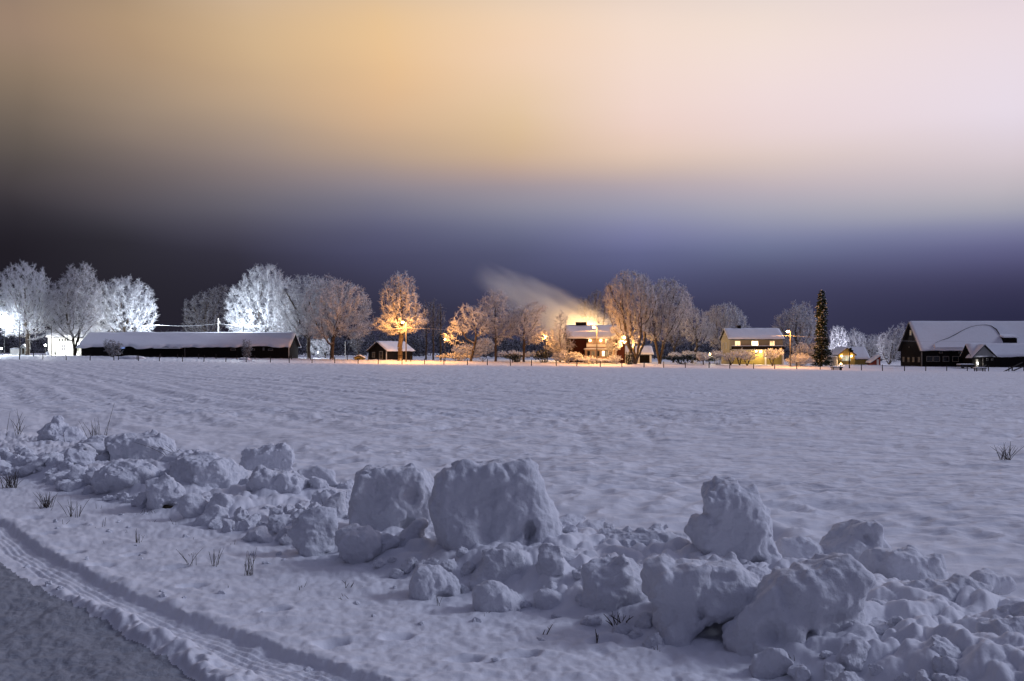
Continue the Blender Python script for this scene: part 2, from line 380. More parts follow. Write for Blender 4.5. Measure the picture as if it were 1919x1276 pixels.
def lump_mesh(blobs, seed, h, dents=(), rough=1.0, cut=True, k=.08):
    """blobs: (cx,cy,cz, rx,ry,rz[, boxiness]) in metres, z from the ground; dents likewise are scooped out"""
    lo = [min(b[i] - b[3+i] for b in blobs) - .12 for i in range(3)]; hi = [max(b[i] + b[3+i] for b in blobs) + .12 for i in range(3)]
    lo[2] = max(lo[2], -.22)
    rs = np.random.RandomState(seed); off = rs.uniform(0, 100, 3)
    cx_, cy_, cz_ = ((lo[i] + hi[i])/2 for i in range(3)); ex_ = [(hi[i] - lo[i])/2 - .12 for i in range(3)]; pl_ = []
    for q_ in range(7 if cut else 0):
        v = rs.normal(size=3); v[1] = -abs(v[1]); v /= np.linalg.norm(v); pl_.append((v, math.sqrt(sum((v[i]*ex_[i])**2 for i in range(3)))*rs.uniform(.68, .92)))
    def f(X, Y, Z):
        e0 = None
        for b in blobs:
            p = b[6] if len(b) > 6 else 2.3
            e = ((np.abs((X-b[0])/b[3])**p + np.abs((Y-b[1])/b[4])**p + np.abs((Z-b[2])/b[5])**p)**(1/p) - 1)*min(b[3:6]); e0 = e if e0 is None else np.minimum(e0, e)
        mk = np.abs(e0) < .24; e0[mk] = g_(X[mk], Y[mk], Z[mk]); return e0
    def g_(X, Y, Z):
        wx = X + .05*noise3(X/.3 + off[0], Y/.3, Z/.3)*rough; wy = Y + .05*noise3(X/.3, Y/.3 + off[1], Z/.3 + 9)*rough; wz = Z + .04*noise3(X/.3 + 5, Y/.3, Z/.3 + off[2])*rough
        d = None
        for b in blobs:
            p = b[6] if len(b) > 6 else 2.3
            r = (np.abs((wx-b[0])/b[3])**p + np.abs((wy-b[1])/b[4])**p + np.abs((wz-b[2])/b[5])**p)**(1/p)
            e = (r - 1)*min(b[3:6]); d = e if d is None else smin(d, e, k)
        for v, c in pl_:
            e = v[0]*(X - cx_) + v[1]*(Y - cy_) + v[2]*(Z - cz_) - c; d = -smin(-d, -e, .02)
        for b in dents:
            r = np.sqrt(((wx-b[0])/b[3])**2 + ((wy-b[1])/b[4])**2 + ((wz-b[2])/b[5])**2)
            e = (r - 1)*min(b[3:6]); d = -smin(-d, e, .05)
        m = np.abs(d) < .14
        x, y, z = X[m], Y[m], Z[m]
        n1 = noise3(x/.19 + off[0], y/.19 + off[1], z/.19); n2 = noise3(x/.085, y/.085 + off[1], z/.085 + off[2]); n3 = noise3(x/.036 + 3, y/.036, z/.036 + off[0])
        n0 = noise3(x/.36 + off[1], y/.36, z/.36 + off[0]); d[m] += rough*(.05*n0 + .062*n1 - .055*np.abs(n1) + .026*n2 - .032*np.abs(n2) + .012*n3 - .010*np.abs(n3))
        return d
    return surface_nets(f, lo, hi, h)
def poly_sd(P, X, Z):
    d = np.full(X.shape, 1e9); sgn = np.ones(X.shape); n = len(P)
    for i in range(n):
        a, b = P[i], P[i-1]; ex, ez = b[0]-a[0], b[1]-a[1]; wx, wz = X - a[0], Z - a[1]
        t = np.clip((wx*ex + wz*ez)/(ex*ex + ez*ez + 1e-12), 0, 1)
        d = np.minimum(d, (wx - ex*t)**2 + (wz - ez*t)**2)
        c1 = Z >= a[1]; c2 = Z < b[1]; c3 = ex*wz > ez*wx
        sgn = np.where((c1 & c2 & c3) | (~c1 & ~c2 & ~c3), -sgn, sgn)
    return sgn*np.sqrt(d)
def shaped(poly_px, ybase, label, seed, depth=.62, dents=(), res=90, d=None, soft=.30, back=.8):
    """a block of ploughed snow whose front outline follows the photo; its real depth and relief are its own"""
    d = d or F*CAMZ/(ybase - HY); m = d/F
    px0, px1 = min(p[0] for p in poly_px), max(p[0] for p in poly_px); pc = (px0 + px1)/2
    zb = CAMZ + (HY - ybase)*m; hw = (px1 - px0)/2*m; hd = hw*depth
    P = [((p[0] - pc)*m*1.0, CAMZ + (HY - p[1])*m - zb) for p in poly_px]
    zc = .16*max(z for _, z in P); P = [(x, z - .16 if z < zc else z) for x, z in P]
    ht = max(z for _, z in P); zlo = min(z for _, z in P); h = max(2*hw, ht)/res
    rs = np.random.RandomState(seed); off = rs.uniform(0, 50, 3)
    ax = np.arange(-hw - .1, hw + .1, h); az = np.arange(zlo - .06, ht + .1, h)
    GX, GZ = np.meshgrid(ax, az, indexing='ij'); D2 = poly_sd(P, GX, GZ) + .012
    planes = []
    for k in range(7):
        v = rs.normal(size=3); v[0] *= .55; v[1] = -abs(v[1])*.9; v[2] = abs(v[2])*.7; v /= np.linalg.norm(v); planes.append((v, (abs(v[0])*hw + abs(v[1])*hd)*rs.uniform(.66, .88) + max(v[2], 0)*ht*.48))
    def core(X, Y, Z, warp):
        wx, wz = X, Z
        if warp: wx = X + .030*noise3(X/.16 + off[0], Y/.2, Z/.16); wz = Z + .025*noise3(X/.16, Y/.2 + off[1], Z/.16 + 7)
        tap = 1 + .22*np.clip(Y/hd, -1, 1)**2
        ii = np.clip((wx*tap - ax[0])/h, 0, len(ax) - 1.001); kk = np.clip((wz - az[0])/h, 0, len(az) - 1.001)
        i0, k0 = ii.astype(int), kk.astype(int); fi, fk = ii - i0, kk - k0
        d2 = (D2[i0, k0]*(1-fi) + D2[i0+1, k0]*fi)*(1-fk) + (D2[i0, k0+1]*(1-fi) + D2[i0+1, k0+1]*fi)*fk
        dd = hd*(.72 + .28*np.clip(1 - Z/ht, 0, 1)) + (min(.10, .3*hd)*noise3(X/.34 + off[2], 0*X, Z/.34) if warp else 0); dy = np.abs(Y) - dd
        kq = soft*hd + .03; hh_ = np.clip(.5 - .5*(dy - d2)/kq, 0, 1); q = dy + hh_*(d2 - dy) + kq*hh_*(1 - hh_)
        for v, c in planes:
            pl = v[0]*X + v[1]*Y + v[2]*(Z - ht*.4) - c; kq2 = .02; hq = np.clip(.5 - .5*(q - pl)/kq2, 0, 1); q = q + hq*(pl - q) + kq2*hq*(1 - hq)
        return q
    def f(X, Y, Z):
        Q0 = core(X, Y, Z, False); mk = np.abs(Q0) < .15; x, y, z = X[mk], Y[mk], Z[mk]; q = core(x, y, z, True)
        for b in dents:
            r = np.sqrt(((x-b[0]*hw)/(b[3]*hw))**2 + ((y-b[1]*hd)/(b[4]*hd))**2 + ((z-b[2]*ht)/(b[5]*ht))**2)
            q = -smin(-q, (r - 1)*min(b[3]*hw, b[4]*hd, b[5]*ht), .04)
        k_ = min(1, hw/.3)
        n1 = noise3(x/.21 + off[0], y/.21, z/.25); n2 = noise3(x/.10, y/.10 + off[1], z/.12); n3 = noise3(x/.045, y/.045 + off[2], z/.045)
        Q0[mk] = q + k_*(.055*n1 - .05*np.abs(n1) - .034*np.abs(n2) + .014*n2) + .011*n3 - .010*np.abs(n3) + .012
        return Q0
    V, Q = surface_nets(f, [ax[0], -hd*1.15 - .12, az[0]], [ax[-1], hd*1.15 + .12, az[-1]], h)
    o = mesh_obj('snow_chunk', V, Q, M['chunk'], loc=(WX(pc, d), d + hd*back, zb), smooth=True)
    heroes.append((px0, px1, ht/m, ybase, d)); used_boxes.append((WX(pc, d), d + hd*.8, hw)); o['group'] = G0
    return tag(o, label, 'snow chunk')
heroes = []; used_boxes = []
G0 = 'snow chunks ploughed up along the road'
def ZP(ox, oy, sc, pts): return [(ox + x/sc, oy + y/sc) for x, y in pts]
shaped(ZP(760,830,3.9875,[(180,280),(245,225),(330,195),(450,162),(600,168),(650,150),(780,155),(920,160),(985,210),(1050,300),(1080,400),(1120,500),(1155,590),(1195,740),(1170,860),(1100,960),(850,1010),(440,985),(330,940),(215,750),(170,640),(140,560),(140,470),(170,440)]), 1072,
  'largest snow block, tall and flat topped with a dark hollow near its top', 11, .62, [(-.02,-.95,.74,.15,.4,.07),(.50,-.9,.36,.09,.35,.10),(-.12,-1.05,.55,.16,.32,.30),(.24,-1.05,.5,.07,.36,.36),(-.55,-1.0,.05,.4,.4,.12),(-.78,-1.0,.85,.1,.4,.1)], 105)
shaped(ZP(400,800,3.838,[(960,420),(985,350),(1060,292),(1200,285),(1330,302),(1400,285),(1480,310),(1590,340),(1605,420),(1570,700),(1555,860),(1300,860),(1150,840),(950,790),(940,560),(930,480)]), 1020,
  'wide snow block with a rounded left shoulder beside the largest block', 12, .7, [(.42,-.95,.18,.2,.4,.16),(-.3,-1,.7,.12,.3,.2),(.5,-1,.62,.2,.35,.1)], 105)
shaped(ZP(400,800,3.838,[(735,630),(760,570),(830,500),(900,455),(960,450),(960,740),(830,725)]), 992, 'low dark slab of snow leaning on the wide block', 13, .8, [], 70)
shaped(ZP(1160,860,3.3575,[(460,480),(475,390),(520,362),(550,370),(555,260),(610,190),(660,150),(710,150),(745,128),(790,150),(810,190),(880,195),(920,230),(960,310),(1000,360),(1005,480),(1015,560),(1062,620),(1072,760),(1000,800),(700,780),(600,720),(500,620)]), 1096,
  'tallest pointed snow tower with a knob on its shoulder', 14, .72, [(-.22,-.95,.26,.10,.35,.07),(.3,-1.,.2,.2,.35,.1)], 105)
shaped(ZP(1160,860,3.3575,[(172,900),(215,770),(230,730),(290,695),(330,730),(400,722),(450,690),(600,680),(790,662),(830,690),(880,750),(940,770),(968,820),(930,890),(890,980),(800,1010),(745,1045),(640,1052),(560,1090),(450,1115),(440,1170),(300,1180),(230,1120),(222,960)]), 1208,
  'broad snow block propped over a black gap at its foot', 15, .62, [(.60,-.95,.58,.12,.38,.10),(-.12,-1.0,.6,.07,.4,.32),(-.6,-1,.35,.2,.3,.1),(.1,-1,.85,.3,.3,.08),(.14,-1.0,-.02,.38,1.2,.22)], 105)
shaped([(1457,1101),(1480,1086),(1506,1087),(1517,1070),(1538,1072),(1572,1061),(1593,1055),(1612,1057),(1630,1066),(1648,1085),(1655,1098),(1648,1116),(1640,1135),(1636,1148),(1641,1158),(1645,1172),(1636,1193),(1627,1219),(1610,1240),(1500,1246),(1440,1246),(1380,1240),(1364,1210),(1389,1179),(1413,1158),(1428,1146),(1437,1122)], 1242,
  'bulging snow block leaning over a narrow waist, in front of the pointed tower', 16, .6, [(-.25,-1,.75,.1,.4,.2),(.05,-1,.35,.06,.35,.3),(-.5,-1,.3,.2,.35,.14),(.45,-1,.45,.3,.3,.07)], 105)
shaped(ZP(1480,940,3.797,[(215,400),(330,310),(420,260),(500,205),(560,180),(640,168),(690,175),(715,215),(730,270),(770,320),(802,390),(790,470),(600,500),(480,500),(260,480)]), 1072,
  'rounded snow pyramid with a grey pit near its peak, behind the bulging block', 17, .8, [(.2,-.8,.72,.16,.4,.14)], 90)
shaped(ZP(760,830,3.9875,[(440,1120),(445,1050),(500,970),(550,920),(548,850),(590,815),(700,795),(820,790),(890,810),(922,850),(942,940),(962,1000),(945,1080),(850,1120),(600,1130)]), 1112,
  'boxy snow lump leaning at the foot of the largest block', 18, .8, [], 90)
shaped(ZP(760,830,3.9875,[(-5,1170),(0,1050),(30,960),(70,930),(150,922),(240,940),(320,975),(380,1020),(415,1060),(432,1110),(410,1155),(330,1142),(200,1135),(110,1170)]), 1124,
  'smooth loaf of snow with a shadowed underside, in front of the largest block', 19, .8, [(.4,-.9,.06,.3,.4,.16)], 90, soft=.6)
shaped(ZP(760,830,3.9875,[(488,1220),(500,1120),(560,1070),(650,1040),(720,1045),(780,1080),(820,1120),(850,1160),(905,1240),(880,1290),(500,1290)]), 1152,
  'round snow lump with a thin stalk standing before it', 20, .8, [], 80, soft=.6)
shaped(ZP(760,830,3.9875,[(935,1190),(950,1140),(1000,1105),(1060,1090),(1110,1100),(1150,1130),(1210,1140),(1250,1180),(1262,1250),(1200,1280),(1000,1270)]), 1150,
  'low twin humped snow lump lying out on the verge', 21, .8, [], 80, soft=.6)
def lump(px0, px1, ytop, ybase, blobs, label, seed, dents=(), depth=.8, rough=1.0, k=None, name='snow_chunk', d=None, res=110):
    """outline box given in photo pixels fixes where it stands and how big it is; blobs in units of that box
    (x -1..1, y in half-depths, z 0..1 of the height)"""
    d = d or F*CAMZ/(ybase - HY)
    X = WX((px0 + px1)/2, d); hw = (px1 - px0)/2/F*d
    zb = CAMZ + (HY - ybase)/F*d; zt = CAMZ + (HY - ytop)/F*d; hh = zt - zb
    hd = hw*depth; S = lambda b: (b[0]*hw, b[1]*hd, b[2]*hh, b[3]*hw, b[4]*hd, b[5]*hh) + tuple(b[6:])
    h = max(2*hw, hh)/res
    V, Q = lump_mesh([S(b) for b in blobs], seed, max(h, .007), [S(b) for b in dents], rough*min(1, max(hh, hw)/.35), k=(k or .12)*min(hw, hh)*2)
    o = mesh_obj(name, V, Q, M['chunk'], loc=(X, d + hd*.8, zb), smooth=True)
    return tag(o, label, 'snow chunk')
big = [
 # px0, px1, ytop, ybase, blobs, label, dents, depth
 (1085,1235,1062,1168, [(0,0,.5,.7,.8,.5,2.6),(-.5,-.1,.25,.5,.7,.3),(.5,0,.4,.5,.8,.5)], 'smooth snow mound beside the block with the black gap', [], .8),
 (258,342,898,962, [(-.15,0,.45,.75,.8,.52,2.4),(.45,0,.25,.5,.7,.34)], 'cone of snow on a clod of dark earth, beside the road', [(.45,-.9,.0,.45,.8,.30)], .9),
 (292,445,860,940, [(-.1,0,.5,.7,.8,.5,2.6),(.5,0,.35,.5,.8,.4),(-.6,0,.4,.4,.7,.4)], 'angular snow block with a dirty streaked crest behind the cone with dark earth', [], .8),
 (162,292,866,935, [(0,0,.45,.7,.8,.52,2.6),(-.55,0,.3,.45,.7,.36),(.55,0,.4,.45,.7,.3)], 'shaded snow block with a fluted face near the verge grass', [], .8),
 (172,316,816,892, [(-.25,0,.5,.68,.8,.48,2.6),(.5,-.1,.45,.46,.8,.46,2.6)], 'double snow block with a grey stained crown at the back of the ridge', [], .8),
 (438,540,842,902, [(.35,0,.6,.58,.7,.42,2.6),(-.45,0,.45,.55,.7,.45),(.7,0,.75,.25,.5,.2)], 'craggy snow knob standing against the field', [], .8),
 (448,580,884,955, [(-.3,0,.5,.62,.8,.48),(.4,0,.35,.6,.8,.42)], 'snow block sloping away below the craggy knob', [], .8),
 (46,142,793,850, [(-.15,0,.6,.42,.7,.45,2),(-.5,0,.3,.5,.7,.36),(.5,0,.35,.5,.7,.36),(.3,0,.5,.4,.6,.3)], 'sharp peaked snow lump in the far end of the ridge', [], .8),
 (538,630,962,1044, [(-.1,0,.45,.75,.8,.52,2.6),(.5,0,.55,.45,.6,.42)], 'pale jagged snow lump at the foot of the wide block', [], .8),
 (622,714,992,1062, [(0,0,.45,.8,.8,.5,2.6),(.4,0,.35,.55,.7,.4)], 'bright crusted snow lump in front of the wide block', [], .8),
 (1638,1795,1038,1115, [(-.3,0,.5,.65,.8,.5,2.6),(.45,0,.4,.55,.8,.42,2.6)], 'long rolled snow lump behind a shadowed hollow', [], .8),
 (1880,2010,1168,1290, [(0,0,.5,.9,.8,.5,3)], 'snow block cut off by the right edge of the photo', [], .8),
 (1288,1352,1033,1072, [(0,0,.5,.85,.8,.5,3)], 'small tilted cube of snow before the pointed tower', [], .8),
 (1095,1320,1000,1075, [(-.5,0,.4,.5,.8,.45),(.1,0,.45,.6,.8,.42),(.6,0,.5,.45,.8,.5)], 'low slab of snow slanting up to the pointed tower', [], .6),
 (1465,1560,1010,1075, [(0,0,.45,.8,.8,.5),(.5,0,.4,.5,.7,.4)], 'snow heap filling the gap between tower and pyramid', [], .8),
 (735,806,985,1050, [(0,0,.5,.75,.8,.5,2.6)], 'upright egg of snow tucked between the two widest blocks', [], .8),
 (1700,1900,1105,1200, [(-.4,0,.4,.6,.8,.45),(.4,0,.45,.6,.8,.5)], 'wide sunken snow heap with a black hole in its flank', [(.75,-.9,.25,.16,.4,.2)], .8),
 (1820,1919,1075,1130, [(-.3,0,.5,.6,.8,.5),(.5,0,.4,.5,.8,.4)], 'pair of fused snow balls at the back of the ridge', [], .8),
]
for n_, (a, b_, yt, yb, bl, lab, de, dp) in enumerate(big):
    o = lump(a, b_, yt, yb, bl, lab, 100 + n_, de, dp); o['group'] = G0
    d = F*CAMZ/(yb - HY); used_boxes.append((WX((a+b_)/2, d), d + (b_-a)/2/F*d*dp*.7, (b_-a)/2/F*d)); heroes.append((a, b_, yb - yt, yb, d))
def earth(px, py, w, d, seed, label):
    V, Q = lump_mesh([(0,0,.02,w,w*.5,.06)], seed, .008, rough=.35)
    tag(mesh_obj('earth_clod', V, Q, M['earth'], loc=(WX(px, d), d, CAMZ + (HY - py)/F*d), smooth=True), label, 'earth clod')
earth(316, 961, .12, 9.95, 5, 'dark brown earth clod sticking out under the snow cone')
earth(1345, 1198, .17, 5.66, 6, 'black clod standing for earth and shadow in the gap below the broad snow block')  # black lump added to darken the cavity: soil and shade in one

# small chunks: a dozen shapes, each copied many times
rs = np.random.RandomState(21)
def small_shape(seed):
    r = np.random.RandomState(seed)
    n = 9; P = r.normal(size=(n, 3)); P /= np.linalg.norm(P, axis=1)[:, None]; dd = r.uniform(.55, 1.0, n)
    def f(X, Y, Z):
        p = np.stack([X, Y, Z], -1)
        e = np.stack([p @ P[i] - dd[i] for i in range(n)], 0)
        k = 7.0; d = np.log(np.exp(np.clip(k*e, -40, 40)).sum(0))/k
        d = np.maximum(d, np.sqrt(X*X + Y*Y + Z*Z) - 1.25)
        a1 = noise3(X/.8 + seed, Y/.8, Z/.8); a2 = noise3(X/.36, Y/.36 + seed, Z/.36)
        return d + .28*a1 + .16*a2 - .12*np.abs(a2) + .04*noise3(X/.14, Y/.14, Z/.14 + seed)
    return surface_nets(f, [-1.5]*3, [1.5]*3, .07)
shapes = []
for k in range(12):
    V, Q = small_shape(300 + k)
    o = mesh_obj('snow_chunk', V, Q, M['chunk'], smooth=True); shapes.append(o)
first = [True]*12
def stretch(px):
    for lim, t in ((170, 'at the far end of the ridge'), (450, 'by the cone with dark earth'), (740, 'round the foot of the wide block'), (1090, 'round the foot of the largest block'), (1480, 'round the pointed tower'), (9999, 'beyond the bulging block')):
        if px < lim: return t
def put(x, y, r):
    i = rs.randint(12); o = shapes[i]
    if not first[i]:
        o = o.copy(); C.objects.link(o)
    first[i] = False
    fl = rs.uniform(.6, 1.0)
    o.scale = (r*rs.uniform(.85, 1.3), r*rs.uniform(.8, 1.1), r*fl)
    o.rotation_euler = (rs.uniform(-.5, .5), rs.uniform(-.5, .5), rs.uniform(0, 6.28))
    o.location = (x, y, Hs(x, y) + r*fl*.08)
    t = stretch(CX + F*x/y); sz = 'fist sized' if r < .06 else ('head sized' if r < .12 else 'bucket sized')
    tag(o, f'{sz} snow chunk {t}', 'snow chunk', f'{sz} snow chunks {t}')
placed = []
def try_put(x, y, r, pack=.75):
    for (a, b, c) in placed:
        if (a-x)**2 + (b-y)**2 < (pack*(r + c))**2: return False
    for (a, b, c) in used_boxes:
        if (a-x)**2 + (b-y)**2 < (.8*c + .3*r)**2: return False
    pxc = CX + F*x/y; top = HY + F*(CAMZ - Hs(x, y) - .9*r)/y; rp_ = r*F/y
    for (a, b, hp, yb, dh) in heroes:
        if y < dh + .12 and a - rp_*.7 < pxc < b + rp_*.7 and top < yb - .22*hp: return False
    if abs(pxc - 318) < 36 and 8.9 < y < 10.2 or abs(pxc - 1345) < 60 and y < 5.6: return False
    placed.append((x, y, r)); put(x, y, r); return True
tot = 0
for _ in range(6000):
    u = rs.uniform(-15.5, -1.0); s = 4.35 + abs(rs.normal(0, .75))
    if s > 6.3: continue
    x = TN[0]*s + TT[0]*u; y = TN[1]*s + TT[1]*u
    px = CX + F*x/y
    if px < -30 or px > 1960 or y < 3: continue
    left = px < 560
    r = min(.2, rs.lognormal(-2.3, .5)) if not left else min(.22, rs.lognormal(-2.0, .45))
    if s < 4.6: r *= .7
    if try_put(x, y, r): tot += 1
    if tot >= 250: break
for _ in range(400):                        # strays out on the verge and the road edge
    u = rs.uniform(-10, -3.6); s = rs.uniform(2.5, 4.3)
    x = TN[0]*s + TT[0]*u; y = TN[1]*s + TT[1]*u
    if not (0 < CX + F*x/y < 1900) or y < 4.7: continue
    r = rs.uniform(.012, .03)
    if try_put(x, y, r, 2.5): tot += 1
    if tot >= 285: break

# ------------------------------------------------------------------ dry grass and twigs
def tuft(px, py, hpx, n, spread, label, name='grass_tuft', d=None, bend=.25, seed=0, cat='grass tuft', rad=.002):
    r = np.random.RandomState(500 + seed + int(px)); d = d or F*CAMZ/(py - HY); X = WX(px, d); z = Hs(X, d)
    if abs(py - (HY + F*(CAMZ - z)/d)) > 3 and py > 0: z = z
    hm = hpx/F*d; mb = MB()
    for k in range(n):
        a = r.uniform(0, 6.28); lean = r.uniform(.05, spread); L = hm*r.uniform(.5, 1.0)
        b = Vector((r.uniform(-.06, .06)*hm*2*spread*3, r.uniform(-.04, .04), -.03)); dx, dy = math.cos(a)*lean, math.sin(a)*lean*.6
        pts = [b + Vector((dx*L*t + bend*dx*L*t*t, dy*L*t, L*t*(1 - .12*t*lean*2))) for t in (0, .35, .7, 1)]
        mb.tube(pts, [rad*max(1, d/8), rad*.9*max(1, d/8), rad*.75*max(1, d/8), rad*.4*max(1, d/8)], 4)
        if r.rand() < .35:
            p = pts[2]; q = p + Vector((r.uniform(-.3, .3)*L*.5, r.uniform(-.1, .1)*L, L*.25)); mb.tube([p, q], [rad*.6, rad*.3], 4)
    return tag(mb.build(name, M['stalk'], loc=(X, d, z)), label, cat)
tuft(20, 915, 42, 40, .75, 'bushy dark tuft of dry grass at the photo edge by the road')
tuft(88, 952, 40, 34, .65, 'dense dark tuft of dry stalks on the verge, next to thinner sprigs')
tuft(140, 968, 48, 12, .6, 'loose sprig of dry stalks on the verge before the dense dark tuft')
tuft(258, 1020, 36, 9, .6, 'small spiky sprig alone in the open verge')
tuft(362, 1062, 45, 5, .5, 'few thin bent stalks beside the stiff rush clump', bend=.6)
tuft(405, 1064, 44, 9, .35, 'stiff upright stalks between bent stalks and rush clump')
tuft(468, 1076, 62, 14, .35, 'thick clump of stiff dark rushes on the verge')
tuft(182, 828, 60, 14, .5, 'dry grass clump with a tall stem rising behind the ridge', d=15.5)
tuft(188, 828, 98, 3, .22, 'tallest thin stems rising behind the double snow block', 'tall_grass_stalk', d=15.4)
tuft(36, 806, 52, 4, .5, 'sparse stems rising behind the peaked lump', 'tall_grass_stalk', d=18)
tuft(282, 828, 40, 2, .9, 'single slanting stem beyond the double snow block', 'tall_grass_stalk', d=14.5)
tuft(330, 862, 46, 6, 1.0, 'arching dry grass blades behind the angular block', d=12.8, bend=1.0)
tuft(612, 932, 26, 4, .8, 'broken stalks poking up beside the wide block', d=9.6)
tuft(1885, 858, 40, 26, .7, 'dry grass tuft growing out of the open field')
tuft(562, 1102, 22, 4, .4, 'short black twigs in the verge below the rush clump', 'twig', cat='twig')
tuft(652, 1100, 26, 6, .8, 'twiggy sprig by the bright crusted lump', 'twig', cat='twig')
tuft(640, 1120, 20, 4, .5, 'few short stems standing on the open verge', 'twig', cat='twig')
tuft(822, 1134, 26, 4, .4, 'dark stubs in front of the smooth loaf', 'twig', cat='twig')
tuft(940, 1146, 52, 1, .12, 'thin lone stalk before the round lump', 'twig', d=6.1, cat='twig', rad=.004)
tuft(1020, 1190, 34, 3, .6, 'bent black twig lying out on the verge', 'twig', cat='twig', rad=.004)
tuft(1165, 1185, 38, 12, 1.1, 'tangle of black twigs below the smooth mound', 'twig', cat='twig', rad=.0035)
tuft(1118, 1198, 28, 3, .3, 'upright black twig near the tangle of twigs', 'twig', cat='twig', rad=.004)
tuft(1232, 1224, 24, 3, .3, 'thin twig in crumbly snow before the black gap', 'twig', cat='twig')
tuft(1486, 1258, 30, 3, .5, 'dark stubs before the bulging block', 'twig', cat='twig')

rq = np.random.RandomState(91)
for k in range(26):
    u = rq.uniform(-11, -4.2); q = rq.uniform(3.25, 4.5); x = TN[0]*q + TT[0]*u; y = TN[1]*q + TT[1]*u
    px_, py_ = CX + F*x/y, HY + F*CAMZ/y
    if 0 < px_ < 1500 and py_ < 1270:
        tuft(px_, py_, rq.uniform(9, 24), rq.randint(1, 4), rq.uniform(.3, 1.0), 'short dry stalk poking through the verge snow', 'dry_stalk', bend=rq.uniform(-.5, .8), seed=k, cat='dry stalk', rad=.0018)
for o in bpy.data.objects:
    if o.name.startswith('dry_stalk'): o['group'] = 'dry stalks in the verge snow'
for k in range(9):
    px_ = rq.uniform(20, 340); tuft(px_, 830 + .1*px_, rq.uniform(25, 55), rq.randint(1, 4), rq.uniform(.2, .7), 'thin dry stem standing behind the far end of the ridge', 'dry_grass_stalk', d=17.5 - px_*.014, bend=rq.uniform(-.3, .6), seed=k + 50, cat='dry stem', rad=.0017)['group'] = 'dry stems behind the ridge'
# ------------------------------------------------------------------ trees
def grow(rng, A, pos, par, step, infl, kill, maxit, upb=.05, jit=.15, cap=5000):
    pos = [np.array(p, float) for p in pos]; par = list(par)
    P = np.array(pos); best = np.full(len(A), 1e9); bi = np.zeros(len(A), int); alive = np.ones(len(A), bool); start = 0
    for it in range(maxit):
        new = P[start:]
        if len(new):
            ia = np.where(alive)[0]
            if not len(ia): break
            D = ((A[ia][:, None, :] - new[None])**2).sum(-1); j = D.argmin(1); dm = D[np.arange(len(ia)), j]
            up = dm < best[ia]; best[ia[up]] = dm[up]; bi[ia[up]] = j[up] + start
        alive &= best > kill*kill
        ia = np.where(alive & (best < infl*infl))[0]
        if not len(ia): break
        dirs = A[ia] - P[bi[ia]]; dirs /= np.linalg.norm(dirs, axis=1)[:, None] + 1e-9
        acc = np.zeros((len(P), 3)); np.add.at(acc, bi[ia], dirs)
        src = np.unique(bi[ia]); v = acc[src]; v /= np.linalg.norm(v, axis=1)[:, None] + 1e-9
        v += rng.normal(0, jit, v.shape); v[:, 2] += upb; v /= np.linalg.norm(v, axis=1)[:, None]
        start = len(P); P = np.concatenate([P, P[src] + v*step]); par += list(src)
        if len(P) > cap: break
    return P, np.array(par)
def frusta(A, B, ra, rb, k):
    """k-sided tapered tubes from A to B; k-sided cones where rb is None"""
    d = B - A; L = np.linalg.norm(d, axis=1)[:, None] + 1e-9; d = d/L
    ref = np.where(np.abs(d[:, 2:3]) > .9, np.array([[1., 0, 0]]), np.array([[0, 0, 1.]]))
    u = np.cross(d, ref); u /= np.linalg.norm(u, axis=1)[:, None] + 1e-9; v = np.cross(d, u)
    n = len(A); th = 2*math.pi*np.arange(k)/k
    ring = u[:, None, :]*np.cos(th)[None, :, None] + v[:, None, :]*np.sin(th)[None, :, None]
    va = A[:, None, :] + ring*np.reshape(ra, (-1, 1, 1))
    if rb is None:
        V = np.concatenate([va, B[:, None, :]], 1).reshape(-1, 3); o = (np.arange(n)*(k+1))[:, None]
        return V, np.concatenate([np.stack([o[:, 0]+i, o[:, 0]+k, o[:, 0]+(i+1) % k], 1) for i in range(k)])
    vb = B[:, None, :] + ring*np.reshape(rb, (-1, 1, 1))
    V = np.concatenate([va, vb], 1).reshape(-1, 3); o = np.arange(n)*(2*k)
    return V, np.concatenate([np.stack([o+i, o+k+i, o+k+(i+1) % k, o+(i+1) % k], 1) for i in range(k)])
def sample_env(rng, ells, n, shell=1.9):
    vol = np.array([e[3]*e[4]*e[5] for e in ells]); ch = rng.choice(len(ells), n, p=vol/vol.sum())
    v = rng.normal(size=(n, 3)); v /= np.linalg.norm(v, axis=1)[:, None]; v *= (rng.rand(n)**(1/(3*shell/1.9)))[:, None]
    E = np.array(ells); return E[ch, :3] + v*E[ch, 3:6]
